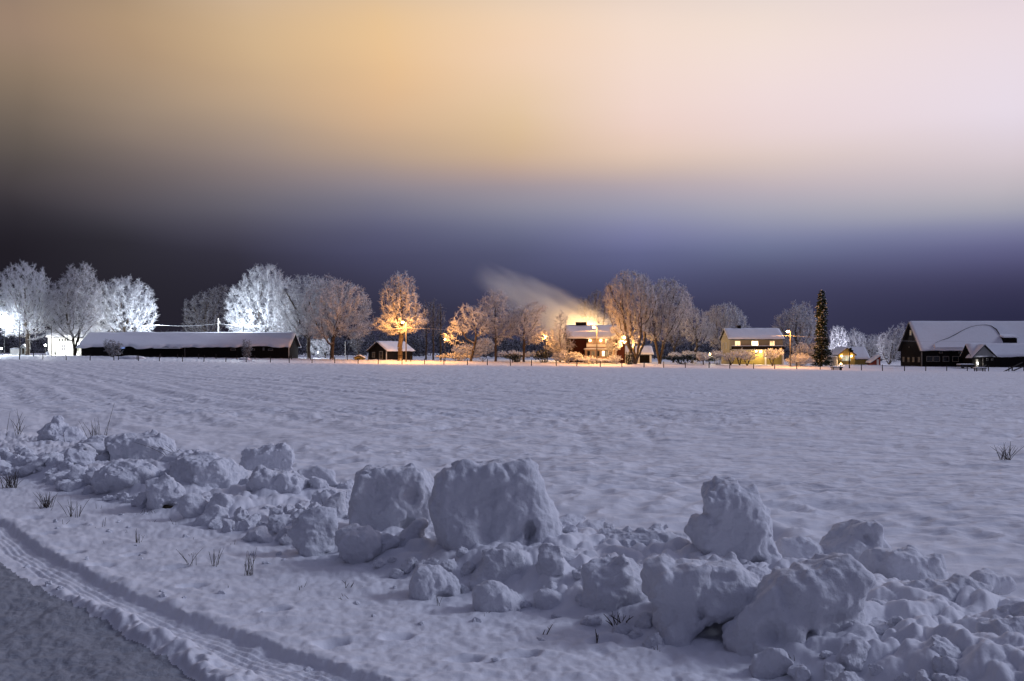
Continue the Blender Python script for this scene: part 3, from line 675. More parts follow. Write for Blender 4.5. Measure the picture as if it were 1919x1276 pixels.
def tree(px, d, ells_px, label, name='tree', split=.25, seed=0, n=1500, stems=1, twig=(.5, 1.2), tr=.028, per=7, mat='twig', trunk_r=.42, lean=0., droop=0., step=.5, cat='tree', py=None, jit=.15, spread=.6, clip=1.0, group=None, kill=.8):
    n = int(n*1.7)
    """ells_px: crown as ellipsoids in photo pixels (cx, cy, rx, ry) at distance d"""
    rng = np.random.RandomState(1000 + seed); m = d/F
    X = WX(px, d); Z = Hs(X, d, False) - .1
    ells = [((cx - px)*m, rng.uniform(-.15, .15)*rx*m, CAMZ + (HY - cy)*m - Z, rx*m, rx*m*.85, ry*m) for cx, cy, rx, ry in ells_px]
    top = max(e[2] + e[5] for e in ells); A = sample_env(rng, ells, n)
    A = A[A[:, 2] > .5]
    q_ = max(1.2, .30*max(e[3] for e in ells))            # ragged outline, gaps between the boughs
    A = A[noise3(A[:, 0]/q_ + seed*3.7, A[:, 1]/q_, A[:, 2]/q_) > -.20]
    hs = split*top; pos = [np.zeros(3)]; par = [-1]
    for s_ in range(stems):
        a = 2*math.pi*s_/max(stems, 1) + rng.uniform(0, .8); off = spread*(stems > 1)
        nst = max(2, int(hs/step)); prev = 0
        for k in range(1, nst + 1):
            t = k/nst
            pos.append(np.array([lean*hs*t + math.cos(a)*off*t*1.2 + rng.normal(0, .05), math.sin(a)*off*t + rng.normal(0, .05), hs*t])); par.append(prev); prev = len(pos) - 1
    P, par = grow(rng, A, pos, par, step, max(5.0, top*.5), kill, 140, .04, jit)
    nn = len(P); w = np.zeros(nn); kids = np.zeros(nn, int)
    for i in range(nn - 1, 0, -1):
        w[i] = max(w[i], 1.0); w[par[i]] += w[i]; kids[par[i]] += 1
    r = trunk_r*(np.maximum(w, 1)/max(w[0], 2))**.47; r = np.maximum(r, min(.03, trunk_r*.3))
    i = np.arange(1, nn); thr = min(.07, trunk_r*.5, np.sort(r[1:])[-6]*.999); big_ = r[i] > thr
    rp = np.minimum(r[par[i]], r[i]*1.5)
    dirv = P[i] - P[par[i]]; dirv /= np.linalg.norm(dirv, axis=1)[:, None] + 1e-9
    rp[(par[i] == 0)] = r[0]*1.25/ max(1, stems**.5)
    Vt, Ft = frusta(P[par[i]][big_], P[i][big_], rp[big_], r[i][big_], 6)
    root = empty(name, (X, d, Z), 0, label, cat, group)
    mesh_obj('trunk', Vt, Ft, M['trunk'], root, smooth=True)
    Vc, Fc = frusta(P[par[i]][~big_], P[i][~big_], np.minimum(rp, max(thr, .02))[~big_], r[i][~big_], 3)
    # twigs
    tip = i[(w[i] < 14)]; tip = np.repeat(tip, per); m_ = len(tip)
    bd = P[tip] - P[par[tip]]; bd /= np.linalg.norm(bd, axis=1)[:, None] + 1e-9
    rd = rng.normal(size=(m_, 3)); rd /= np.linalg.norm(rd, axis=1)[:, None]
    dv = bd*.8 + rd*.9; dv[:, 2] += .12 - droop; dv /= np.linalg.norm(dv, axis=1)[:, None]
    L = rng.uniform(twig[0], twig[1], m_)[:, None]
    a0 = P[par[tip]] + (P[tip] - P[par[tip]])*rng.rand(m_, 1); mid = a0 + dv*L*.55
    d2 = dv + rng.normal(0, .4, dv.shape); d2[:, 2] -= droop*1.2; d2 /= np.linalg.norm(d2, axis=1)[:, None]
    end = mid + d2*L*.5
    d3 = dv + rng.normal(0, .6, dv.shape); d3[:, 2] -= droop; d3 /= np.linalg.norm(d3, axis=1)[:, None]
    e3 = mid + d3*L*.4
    V1, F1 = frusta(a0, mid, np.full(m_, tr), np.full(m_, tr*.85), 3)
    V2, F2 = frusta(mid, end, np.full(m_, tr*.9), None, 3); V3, F3 = frusta(mid, e3, np.full(m_, tr*.8), None, 3)
    V = np.concatenate([Vc, V1, V2, V3]); o1 = len(Vc); o2 = o1 + len(V1); o3 = o2 + len(V2)
    mesh_obj('crown', V, [Fc, F1 + o1, np.concatenate([F2 + o2, F3 + o3])], M[mat], root)
    return root
def bush(px, d, ells_px, label, name='garden_bush', seed=0, n=350, tr=.035, per=5, mat='twig', twig=(.25, .6), droop=.1, stems=5, trunk_r=.07, step=.3, cat='bush', split=.12, kill=.4, **kw):
    return tree(px, d, ells_px, label, name, split, seed, n, stems, twig, tr, per, mat, trunk_r, 0., droop, step, cat, kill=kill, **kw)

tree(52, 207, [(46,562,58,72),(20,600,40,34),(80,600,26,40)], 'white frosted tree with a floodlit base in front of small playhouse', seed=1, n=2000, split=.28, mat='twig_full')
tree(140, 208, [(140,575,56,58),(130,610,44,30),(150,535,36,46)], 'frosted tree with spiky bare top before the white house', seed=2, n=1800, stems=3, split=.2, mat='twig')
tree(232, 222, [(232,575,62,58),(275,608,24,18),(205,605,34,30)], 'broad round frosted tree rising behind the end of the long shed', seed=3, n=2000, split=.22, mat='twig_full')
tree(386, 240, [(385,590,42,46),(408,560,28,26),(365,610,26,20)], 'dim grey tree behind the white utility pole', seed=4, n=1300, mat='twig_thin', per=6, tr=.024)
tree(495, 224, [(488,575,66,64),(500,530,46,34),(455,600,38,32)], 'brightest floodlit frosted tree above the long shed roof', seed=5, n=2400, split=.2, mat='twig_full', twig=(.6,1.3))
tree(578, 214, [(572,570,62,56),(560,600,46,36),(600,560,36,44)], 'shaded frosted tree with a black trunk next to shed end wall', seed=6, n=1700, split=.26)
tree(622, 204, [(628,578,70,56),(664,612,38,24),(600,610,40,30),(615,540,40,24)], 'wide frosted tree with an amber lit trunk', seed=7, n=2200, split=.2, lean=.02)
tree(750, 198, [(748,562,38,48),(748,604,54,26),(752,530,26,24),(782,588,20,18)], 'tree glowing gold round a street lamp', seed=8, n=2000, split=.2, trunk_r=.5, mat='twig')
for k, (px_, ytop, hw) in enumerate(((798,562,12),(812,556,13),(826,566,11))):
    tree(px_, 222, [(px_,(ytop+640)/2,hw,(640-ytop)/2)], ['thin dark poplar beside the golden tree','tallest of the thin dark poplars','thin dark poplar nearest the leaning tree'][k], 'poplar_tree', seed=20+k, n=420, split=.15, mat='twig_thin', per=4, trunk_r=.22, tr=.022, jit=.1, group='thin dark poplars')
tree(882, 199, [(862,610,26,18),(842,632,15,13),(890,590,26,18),(905,605,20,24),(875,580,20,12)], 'leaning tree with a drooping snow laden arm', seed=9, n=900, split=.36, lean=.25, mat='twig_full', droop=.35, trunk_r=.28, per=5)
tree(929, 201, [(925,590,34,42),(930,560,24,20),(945,615,26,26)], 'slim tree with ragged snow clumps and dark trunk', seed=10, n=1000, split=.38, mat='twig', droop=.15, trunk_r=.27)
tree(982, 202, [(985,605,34,36),(1000,580,26,18),(1005,630,24,18),(965,600,22,28)], 'round snowy tree with a warm glow low on one side', seed=11, n=1100, split=.34, mat='twig', droop=.15, trunk_r=.27)
tree(1050, 206, [(1047,635,26,28),(1052,602,14,26),(1050,648,32,16)], 'cone shaped snowy tree against the house corner', seed=12, n=800, split=.16, mat='twig', droop=.25, trunk_r=.22)
tree(1098, 236, [(1098,585,16,22),(1092,572,14,16)], 'thin dark pine seen over the chimney', 'pine_tree', seed=13, n=420, split=.45, mat='twig_thin', trunk_r=.2, per=4)
tree(1113, 238, [(1113,572,17,26),(1120,555,12,16)], 'taller thin pine behind the house roof', 'pine_tree', seed=14, n=460, split=.42, mat='twig_thin', trunk_r=.22, per=4)
tree(1134, 232, [(1136,570,14,34),(1130,600,18,20)], 'thin pine beside the large golden footed tree', 'pine_tree', seed=15, n=460, split=.35, mat='twig_thin', trunk_r=.2, per=4)
tree(1190, 199, [(1184,565,54,58),(1182,535,36,30),(1180,620,38,24)], 'large many stemmed tree glowing gold at its foot', seed=16, n=2200, split=.24, stems=4, spread=1.8, trunk_r=.62, mat='twig')
tree(1236, 204, [(1247,575,50,54),(1262,560,28,32),(1235,622,34,22)], 'frosted tree with a forked dark trunk beside the garage', seed=17, n=1900, split=.22, stems=2, spread=.7, trunk_r=.42, mat='twig')
tree(1296, 226, [(1300,610,26,36),(1285,590,22,30),(1318,620,22,26)], 'leaning frosted tree over the long clipped hedge', seed=18, n=1000, split=.24, lean=.3, trunk_r=.3)
tree(1262, 232, [(1268,625,26,26)], 'small dusky tree behind the long clipped hedge', seed=33, n=500, split=.2, mat='twig_thin', trunk_r=.25)
tree(1360, 240, [(1358,612,46,44),(1360,590,30,22),(1395,618,12,10)], 'round grey tree behind the gable of yellow house', seed=19, n=1500, split=.16, stems=3, spread=1.0)
tree(1497, 228, [(1495,615,40,42),(1502,590,28,26),(1465,612,20,28)], 'dim snowy tree behind the lamp with side cables', seed=24, n=1400, split=.16, mat='twig')
tree(1572, 244, [(1572,640,20,32)], 'violet frosted tree just past the spruce', seed=25, n=600, split=.15, mat='twig_full', trunk_r=.22)
tree(1600, 250, [(1602,642,22,26)], 'frosted tree behind the lit gable cottage', seed=26, n=700, split=.15, mat='twig_full', trunk_r=.22)
tree(1634, 252, [(1636,650,24,25)], 'low frosted tree behind the cottage roof', seed=27, n=700, split=.12, mat='twig', trunk_r=.22)
tree(1666, 236, [(1668,650,24,32),(1685,632,20,26)], 'frosted tree standing against the barn gable', seed=28, n=1000, split=.12, stems=3, mat='twig', trunk_r=.25)
tree(672, 226, [(668,640,14,20)], 'small dusky tree in the dark gap by the golden tree', seed=34, n=300, split=.3, mat='twig_thin', trunk_r=.16)
tree(610, 232, [(600,650,26,18)], 'low blue lit tree seen under the frosted crowns', seed=35, n=400, split=.2, mat='twig_full', trunk_r=.16)
# bushes, hedges and orchard trees
bush(210, 196, [(212,652,19,16),(205,648,14,14)], 'round bare bush before the dark shed wall', seed=40, n=420, mat='twig_thin', tr=.028)
bush(462, 196, [(463,650,11,16)], 'small bare bush against the shed wall', seed=41, n=240, mat='twig_thin', tr=.026)
bush(860, 201, [(848,667,22,6),(880,668,20,6),(828,668,14,5)], 'low trimmed hedge glowing amber under the leaning tree', 'hedge', seed=42, n=700, mat='twig', tr=.05, twig=(.2,.4), cat='hedge', droop=0)
bush(868, 206, [(868,656,24,11),(895,655,20,12)], 'pinkish snow covered shrub behind the amber hedge', seed=43, n=500, mat='twig_full')
bush(905, 208, [(908,648,22,16)], 'shrub of thin twigs behind the slim tree', seed=44, n=360, mat='twig')
bush(1020, 200, [(1018,664,16,10),(1008,668,12,7)], 'dark green shrub capped with snow', seed=45, n=380, mat='needle', tr=.06, twig=(.2,.4))
bush(968, 199, [(962,668,20,6)], 'low black shrubs before the clipped hedge', seed=46, n=200, mat='needle', tr=.05)
bush(1062, 197, [(1050,669,18,9),(1075,668,18,9),(1058,664,12,8)], 'cream lit snowy bush beside the red house', seed=47, n=560, mat='twig_full', tr=.05)
bush(1105, 196, [(1100,674,26,6),(1130,676,20,4)], 'low snow covered bed under the house bay', seed=48, n=420, mat='twig_full', tr=.05)
bush(1152, 197, [(1152,672,14,7)], 'pinkish shrub by the foot of the gold footed tree', seed=49, n=240, mat='twig_full')
bush(1148, 201, [(1150,645,17,14),(1160,635,12,10)], 'tangled gold lit shrub covering the house corner', 'small_tree', seed=50, n=420, mat='twig', cat='small tree', split=.3)
bush(1180, 196, [(1178,668,8,10)], 'dark shrub against the gold trunk', seed=51, n=160, mat='needle', tr=.05)
bush(1280, 202, [(1262,671,22,5),(1300,670,26,6),(1325,672,22,5)], 'long low dark shrubs under the long clipped hedge', 'hedge', seed=52, n=600, mat='needle', tr=.06, cat='hedge')
bush(1318, 199, [(1318,668,13,8)], 'little peach lit orchard tree near the garden spotlight', 'orchard_tree', seed=53, n=240, mat='twig_full', cat='fruit tree', split=.4, stems=1, trunk_r=.12)
bush(1345, 200, [(1345,664,12,9)], 'grey green shrub at the yellow house corner', seed=54, n=260, mat='twig')
for k, (px_, dd_, e, l) in enumerate((
  (1370,198,[(1368,668,14,8),(1376,664,12,7)],'orchard tree with peach snow left of the porch light'),
  (1386,199,[(1390,663,16,9)],'orchard tree spreading before the yellow house door'),
  (1400,197,[(1404,667,16,9),(1415,662,12,7)],'orchard tree with a forked trunk before the porch light'),
  (1447,196,[(1444,663,20,10),(1458,660,12,8)],'bare orchard tree with dark curved limbs and snowy crown'))):
    bush(px_, dd_, e, l, 'orchard_tree', seed=60+k, n=300, mat='twig_full', cat='fruit tree', split=.45, stems=2, spread=.5, trunk_r=.15, tr=.03, per=4, group='orchard trees before the yellow house')
bush(1497, 197, [(1497,673,24,11),(1510,676,18,8),(1482,677,14,7)], 'dome of peach lit drooping bush under the lamp', seed=70, n=700, mat='twig_full', droop=.3)
bush(1506, 201, [(1505,657,22,15),(1525,658,14,16)], 'reddish snowy shrub behind the peach dome', seed=71, n=520, mat='twig')

def conifer(px, d, ytop, seed, label):
    rng = np.random.RandomState(seed); m = d/F; X = WX(px, d); Z = Hs(X, d, False)
    top = CAMZ + (HY - ytop)*m - Z
    root = empty('spruce_tree', (X, d, Z), 0, label, 'spruce')
    MB().tube([(0,0,-.2),(0,0,top*.5),(0,0,top*.98)], [.22,.13,.02], 8).build('trunk', M['trunk'], root)
    A, B, S, rS = [], [], [], []
    z = .35
    while z < top - .1:
        t = z/top; prof = np.interp(t, [0,.12,.3,.5,.63,.66,.8,.93,1], [2.3,2.1,1.4,1.15,1.0,1.2,1.05,.65,.12])
        for k in range(8 if t < .9 else 6):
            a = rng.uniform(0, 6.28); L = prof*rng.uniform(.7, 1.08); dr = rng.uniform(.25, .6)
            p0 = np.array([0, 0, z + .15]); dirh = np.array([math.cos(a), math.sin(a), 0])
            p1 = p0 + dirh*L + np.array([0, 0, -dr*L*.7 + .12*L])
            for q in range(int(16 + 12*L)):
                f = rng.uniform(.12, 1); c = p0 + (p1 - p0)*f; side = np.cross(dirh, [0,0,1])*rng.normal(0, .5)
                e = c + dirh*rng.uniform(.1, .32) + side*.45 + np.array([0, 0, rng.uniform(-.34, .05)])
                A.append(c); B.append(e)
            if rng.rand() < (.42 if t < .6 else .6):
                for q in range(rng.randint(2, 5)):
                    S.append(p0 + (p1 - p0)*rng.uniform(.72, 1.05) + np.array([0, 0, .07]) + rng.normal(0, .09, 3)); rS.append(rng.uniform(.06, .13))
        z += .2
    A, B = np.array(A), np.array(B)
    V, Fc = frusta(A, B, np.full(len(A), .07), None, 3)
    mesh_obj('foliage', V, Fc, M['needle'], root)
    S, rS = np.array(S), np.array(rS)
    # snow pads lying on the branch ends: flattened lumps of eight faces
    oc = np.array([(1,0,0),(0,1,0),(-1,0,0),(0,-1,0),(0,0,.55),(0,0,-.4)])
    Vs = (S[:, None, :] + oc[None]*rS[:, None, None]*(1 + rng.uniform(-.3, .4, (len(S), 6, 1)))).reshape(-1, 3)
    tri = np.array([(0,1,4),(1,2,4),(2,3,4),(3,0,4),(1,0,5),(2,1,5),(3,2,5),(0,3,5)])
    o = mesh_obj('snow_clumps', Vs, (np.arange(len(S))[:, None, None]*6 + tri[None]).reshape(-1, 3), M['roofsnow'], root, smooth=True)
conifer(1540, 198, 543, 3, 'tall slender dark spruce tufted with snow beside the peach dome')

# far wood that closes the view under the sky
def far_wood():
    rng = np.random.RandomState(77); A, B, rr = [], [], []
    for k in range(900):
        px_ = rng.uniform(-250, 2200); d = rng.uniform(300, 345); X = WX(px_, d)
        hgt = 3.0 + np.interp(px_, [-250,0,300,640,700,850,1000,1250,1500,1650,1720,2200], [4.5,4.5,4.5,5.5,5,5,2.8,3.2,3,2.0,3,3])*rng.uniform(.5, 1.1); z0 = Hs(X, min(d, 300), False)
        for q in range(60):
            a = rng.uniform(0, 6.28); r = rng.uniform(0, 2.4)*(1 - .25*rng.rand()); z = z0 + hgt*rng.uniform(.05, 1)*(1 - .3*(r/2.4)**2)
            p = np.array([X + r*math.cos(a), d + r*math.sin(a), z]); v = rng.normal(size=3); v[2] = abs(v[2]) + .3; v /= np.linalg.norm(v)
            A.append(p); B.append(p + v*rng.uniform(.8, 1.8)); rr.append(rng.uniform(.10, .22))
    V, Fc = frusta(np.array(A), np.array(B), np.array(rr), None, 3)
    tag(mesh_obj('far_wood', V, Fc, M['darkwood']), kind='stuff')
far_wood()

# ------------------------------------------------------------------ buildings
def snow_slab(name, P00, P10, P11, P01, th, parent, seed=0, nu=40, nv=10, wob=.0, mat=None):
    """snow lying on a roof plane P00 (eave start) P10 (eave end) P11 (ridge end) P01 (ridge start): lumpy top, rounded rim"""
    P00, P10, P11, P01 = (np.array(p, float) for p in (P00, P10, P11, P01))
    U, Vv = np.meshgrid(np.linspace(0, 1, nu+1), np.linspace(0, 1, nv+1), indexing='ij')
    Vw = Vv.copy()
    if wob:
        e = wob*noise2(U*9 + seed, 0*U, seed) + .5*wob*noise2(U*27, 0*U + 3, seed); Vw = Vv + (e - wob*.2)*(1 - Vv)**2
    Q = ((1-U)*(1-Vw))[..., None]*P00 + (U*(1-Vw))[..., None]*P10 + (U*Vw)[..., None]*P11 + ((1-U)*Vw)[..., None]*P01
    nrm = np.cross(P10 - P00, P01 - P00); nrm /= np.linalg.norm(nrm); nrm = nrm if nrm[2] > 0 else -nrm
    su = np.minimum(U, 1-U)*np.linalg.norm(P10-P00); sv = np.minimum(Vv*1.0, 1e9)*np.linalg.norm(P01-P00)
    rim = np.sqrt(np.clip(np.minimum(su, sv)/.35, 0, 1))
    t = th*(.35 + .65*rim)*(1 + .35*noise2(U*11 + seed, Vv*4, seed + 2))
    Tp = Q + nrm*t[..., None] + np.array([0, 0, .0]); Bt = Q + nrm*.012
    V = np.concatenate([Tp.reshape(-1, 3), Bt.reshape(-1, 3)]); n = (nu+1)*(nv+1)
    i, j = np.meshgrid(np.arange(nu), np.arange(nv), indexing='ij'); a = (i*(nv+1) + j).ravel()
    top = np.stack([a, a+nv+1, a+nv+2, a+1], 1); bot = top[:, ::-1] + n
    ring = [i*(nv+1) for i in range(nu+1)] + [nu*(nv+1)+j for j in range(1, nv+1)] + [i*(nv+1)+nv for i in range(nu-1, -1, -1)] + [j for j in range(nv-1, 0, -1)]
    ring = np.array(ring); nx_ = np.roll(ring, -1); side = np.stack([ring, ring+n, nx_+n, nx_], 1)
    return mesh_obj(name, V, np.concatenate([top, bot, side]), mat or M['roofsnow'], parent, smooth=True)
def gable(root, x0, x1, y0, y1, ze, zr, wall, oh=.5, th=.32, axis='x', roofmat='roof', seed=0, wob=.05, zb=-1.5, snow=True, trim=None):
    """gabled block: ridge along x (gables at the sides) or along y (gable to the viewer)"""
    mb = MB()
    if axis == 'x':
        yc = (y0+y1)/2; mb.prism([(y0,zb),(y1,zb),(y1,ze),(yc,zr),(y0,ze)], x0, x1, 'x')
    else:
        xc = (x0+x1)/2; mb.prism([(x0,zb),(x1,zb),(x1,ze),(xc,zr),(x0,ze)], y0, y1, 'y')
    mb.build('wall', M[wall], root)
    rf = MB(); t = .14
    if axis == 'x':
        k = (zr - ze)/(yc - y0); e = ze - oh*k + .01
        rf.prism([(y0-oh,e),(yc,zr+.01),(y1+oh,e),(y1+oh,e+t),(yc,zr+t+.02),(y0-oh,e+t)], x0-oh, x1+oh, 'x')
        sl = [((x0-oh,y0-oh,e+t),(x1+oh,y0-oh,e+t),(x1+oh,yc,zr+t),(x0-oh,yc,zr+t)), ((x1+oh,y1+oh,e+t),(x0-oh,y1+oh,e+t),(x0-oh,yc,zr+t),(x1+oh,yc,zr+t))]
    else:
        k = (zr - ze)/(xc - x0); e = ze - oh*k + .01
        rf.prism([(x0-oh,e),(xc,zr+.01),(x1+oh,e),(x1+oh,e+t),(xc,zr+t+.02),(x0-oh,e+t)], y0-oh, y1+oh, 'y')
        sl = [((x0-oh,y1+oh,e+t),(x0-oh,y0-oh,e+t),(xc,y0-oh,zr+t),(xc,y1+oh,zr+t)), ((x1+oh,y0-oh,e+t),(x1+oh,y1+oh,e+t),(xc,y1+oh,zr+t),(xc,y0-oh,zr+t))]
    ro = rf.build('roof', M[roofmat], root)
    if snow:
        for q, s_ in enumerate(sl): snow_slab('snow', *s_, th, ro, seed + q, wob=wob)
    return ro
def window(root, x, z, w, h, y, pane='glass', frame='trim', bars=(1, 1), t=.12, side=None):
    """window on a wall facing the viewer at depth y; side='l'/'r' puts it on a gable wall at x=y (x then runs along the wall)"""
    fr = MB(); pa = MB()
    def bx(m, a0, a1, n0, n1, z0, z1):
        if side is None: m.box(a0, a1, y - n1, y - n0, z0, z1)
        else:
            s = -1 if side == 'l' else 1; p = sorted((y + s*n0, y + s*n1)); m.box(p[0], p[1], a0, a1, z0, z1)
    bx(fr, x-w/2-t, x-w/2, .003, .09, z-h/2-t, z+h/2+t); bx(fr, x+w/2, x+w/2+t, .003, .09, z-h/2-t, z+h/2+t)
    bx(fr, x-w/2, x+w/2, .003, .088, z+h/2, z+h/2+t); bx(fr, x-w/2, x+w/2, .003, .092, z-h/2-t, z-h/2)
    for k in range(1, bars[0]+1):
        c = x - w/2 + w*k/(bars[0]+1); bx(fr, c-t*.3, c+t*.3, .032, .07, z-h/2, z+h/2)
    for k in range(1, bars[1]+1):
        c = z - h/2 + h*k/(bars[1]+1); bx(fr, x-w/2, x+w/2, .034, .066, c-t*.25, c+t*.25)
    f = fr.build('window', M[frame], root)
    bx(pa, x-w/2, x+w/2, .004, .03, z-h/2, z+h/2); pa.build('pane', M[pane], f)
class Site:
    """a building's local frame: metres from its root, addressed by photo pixels at its front plane"""
    def __init__(s, name, px, d, label, cat, rz=0):
        s.d = d; s.X = WX(px, d); s.Z = Hs(s.X, d, False); s.root = empty(name, (s.X, d, s.Z), rz, label, cat)
    def x(s, px, dy=0): return (px - CX)/F*(s.d + dy) - s.X
    def z(s, py, dy=0): return CAMZ + (HY - py)/F*(s.d + dy) - s.Z
def area_or_point(name, loc, power, col, size=.25, parent=None):
    l = bpy.data.lights.new(name, 'POINT'); l.energy = power; l.color = col; l.shadow_soft_size = size
    o = bpy.data.objects.new(name, l); C.objects.link(o); o.location = loc
    if parent is not None: o.parent = parent
    return o
SODIUM = (1.0, .42, .09); WARM = (1.0, .62, .30); COLD = (.80, .90, 1.0)

# white house, floodlit
S = Site('house', 120, 222, 'floodlit white house behind the spiky topped tree', 'house')
r0 = gable(S.root, S.x(90), S.x(168), 0, 8, S.z(631), S.z(612), 'white_board', .4, .35, seed=1)
for px_ in (112, 117, 122, 127): window(S.root, S.x(px_), S.z(637), .35, .5, 0, 'glass', 'trim', (0, 0), .06)
window(S.root, S.x(119), S.z(651), .9, 1.3, 0, 'grey_glass'); window(S.root, S.x(147), S.z(650), 1.0, 1.8, 0, 'win_pale', 'trim', (0, 1))
MB().box(S.x(100), S.x(106), -.12, -.003, S.z(664), S.z(646)).build('door', M['grey_board'], S.root)
MB().box(S.x(140)-.3, S.x(140)+.3, 4.5, 5.1, S.z(616), S.z(606)).build('chimney', M['brick'], r0)
# playhouse and white box beside it
S = Site('playhouse', 43, 210, 'tiny gabled playhouse by the floodlit trunk', 'playhouse')
gable(S.root, S.x(39.5), S.x(48), 0, 1.6, S.z(652), S.z(647), 'grey_board', .15, .16, 'y', seed=4)
MB().box(S.x(41.6), S.x(45.6), -.08, -.003, S.z(663), S.z(652.5)).build('door', M['dark_board'], S.root)
S = Site('storage_box', 28, 210, 'pale storage box beside the playhouse', 'storage box')
MB().box(S.x(19), S.x(36), 0, 1.2, -.5, S.z(654)).build('body', M['white_board'], S.root)
snow_slab('snow', (S.x(19)-.05,-.06,S.z(654)), (S.x(36)+.05,-.06,S.z(654)), (S.x(36)+.05,1.25,S.z(654)+.02), (S.x(19)-.05,1.25,S.z(654)+.02), .2, S.root)
# long shed
S = Site('long_shed', 350, 203, 'long low black shed under a thick wavy snow roof', 'shed')
xa, xb = S.x(152), S.x(541)
ro = gable(S.root, xa, xb, 0, 9, S.z(648), S.z(627.5, 4.5), 'black_board', .45, .42, snow=False)
for q, sl in enumerate((((xa-.5,-.6,S.z(648)-.12),(xb+.5,-.6,S.z(648)-.12),(xb+.45,4.5,S.z(627.5,4.5)+.15),(xa-.45,4.5,S.z(627.5,4.5)+.15)), ((xb+.45,9.5,S.z(648)-.1),(xa-.45,9.5,S.z(648)-.1),(xa-.45,4.5,S.z(627.5,4.5)+.15),(xb+.45,4.5,S.z(627.5,4.5)+.15)))):
    snow_slab('snow', *sl, .5, ro, 31 + q, nu=140, nv=14, wob=.3)
window(S.root, S.x(229), S.z(651.5), 1.1, .42, 0, 'win_blue', 'dim_trim', (0, 0), .05)
for px_ in (437, 473, 507): window(S.root, S.x(px_), S.z(655), .9, .28, 0, 'glass', 'dim_trim', (0, 0), .06)
window(S.root, S.x(494), S.z(654), .25, .5, 0, 'grey_glass', 'dim_trim', (0, 0), .05)
cn = MB().box(S.x(292.5), S.x(342), -1.6, -.03, S.z(653.4), S.z(653)).build('awning', M['dark_board'], S.root)
snow_slab('snow', (S.x(292),-1.7,S.z(653)), (S.x(342),-1.7,S.z(653)), (S.x(342),-.03,S.z(653)+.02), (S.x(292),-.03,S.z(653)+.02), .16, cn)
MB().box(S.x(349)-.06, S.x(349)+.06, -.9, -.8, -.4, S.z(648)).build('post', M['pole'], S.root)
MB().box(xb-.03, xb+.09, -.06, .1, -.4, S.z(648)).build('corner_board', M['trim'], S.root)
# rail in front of the shed
X0 = WX(222, 190); Y0 = 190; z0 = Hs(X0, Y0, False); L_ = WX(257, 190) - X0
rl = empty('rail_gate', (X0, Y0, z0), 0, 'thin rail between two posts before the shed bush', 'rail')
for k, x_ in enumerate((0, L_)): MB().box(x_-.06, x_+.06, -.06, .06, -.3, .95).build('post', M['post'], rl)
MB().box(.06, L_-.06, -.05, .05, .82, .9).build('rail', M['post'], rl)
# pale snow drift by the shed
def drift(px, d, wpx, hpx, label, seed, name='snow_heap'):
    w = wpx/2/F*d; X = WX(px, d); z = Hs(X, d, False); V, Q = lump_mesh([(0,0,0,w,w*.5,hpx/F*d),(w*.4,0,0,w*.6,w*.5,hpx/F*d*.8)], seed, max(.08, w/30), rough=1.0)
    tag(mesh_obj(name, V, Q, M['roofsnow'], loc=(X, d, z), smooth=True), label, 'snow heap')
drift(247, 193, 50, 6, 'low snow heap beside the shed bush', 9)
drift(458, 194, 26, 4, 'small snow heap under the shed bush against wall', 10)
drift(89, 205, 8, 8, 'pointed snow heap at the corner of the white house', 12)
# dark cottage by the golden tree
S = Site('cottage', 731, 210, 'small black cottage with a snow roof behind the golden tree', 'cottage', R(-38))
gable(S.root, -2.7, 2.7, -3.6, 4.0, 1.9, 3.6, 'black_board', .4, .26, 'y', seed=6)
for k in range(3): window(S.root, -2.4 + k*2.2, 1.0, .5, 1.0, -2.7, 'grey_glass', 'dim_trim', (0, 0), .06, side='l')
window(S.root, -1.2, 1.05, .6, .9, -3.6, 'glass', 'dim_trim'); window(S.root, 1.0, 1.0, .8, 1.4, -3.6, 'glass', 'dim_trim')
MB().box(2.5, 2.68, -3.7, -3.603, -.5, 1.8).build('corner_board', M['trim'], S.root)
# yellow little shed
S = Site('garden_shed', 672, 200, 'tiny shed with a yellow gable left of the black cottage', 'garden shed')
gable(S.root, S.x(664), S.x(681), 0, 2.0, S.z(671), S.z(667), 'yellow_board', .2, .14, 'y', seed=7)
MB().box(S.x(669), S.x(675), -.06, -.003, -.3, S.z(671.5)).build('door', M['dark_board'], S.root)
# red house
S = Site('house', 1105, 206, 'dark red house with two glowing wall lamps and a black chimney', 'house', R(3))
xl, xr = S.x(1067), S.x(1171); ze, zr = S.z(633), S.z(612.5, 4)
ro = gable(S.root, xl, xr, 0, 8, ze, zr, 'red_board', .5, .3, seed=8, wob=.03)
chm = MB().box(S.x(1081,4), S.x(1101,4), 3.6, 4.6, zr-.5, S.z(603.5,4)).build('chimney', M['brick'], ro)
bx0, bx1 = S.x(1099), S.x(1147)
MB().box(bx0, bx1, -.35, -.003, S.z(652), ze-.25).build('upper_bay', M['pink_board'], S.root)
MB().box(bx0-.4, bx1+.35, -1.3, -.36, S.z(672), S.z(655.5)).build('lower_bay', M['pink_board'], S.root)
led = MB().box(bx0-.6, bx1+.55, -1.5, -.3, S.z(655.5)+.003, S.z(654)).build('bay_roof', M['trim'], S.root)
snow_slab('snow', (bx0-.6,-1.5,S.z(654)), (bx1+.55,-1.5,S.z(654)), (bx1+.55,-.36,S.z(654)+.03), (bx0-.6,-.36,S.z(654)+.03), .15, led)
MB().box(bx0-.05, bx1+.05, -.42, -.352, S.z(650), S.z(645)).build('railing', M['white_board'], S.root)
for px_ in (1105.2, 1125.5):
    lm = MB().ball((S.x(px_), -.52, S.z(638)), .2).build('wall_lamp', M['gold_bulb'], S.root, True)
    area_or_point('wall_lamp_light', (S.x(px_), -.95, S.z(638)), 26, WARM, .2, lm)
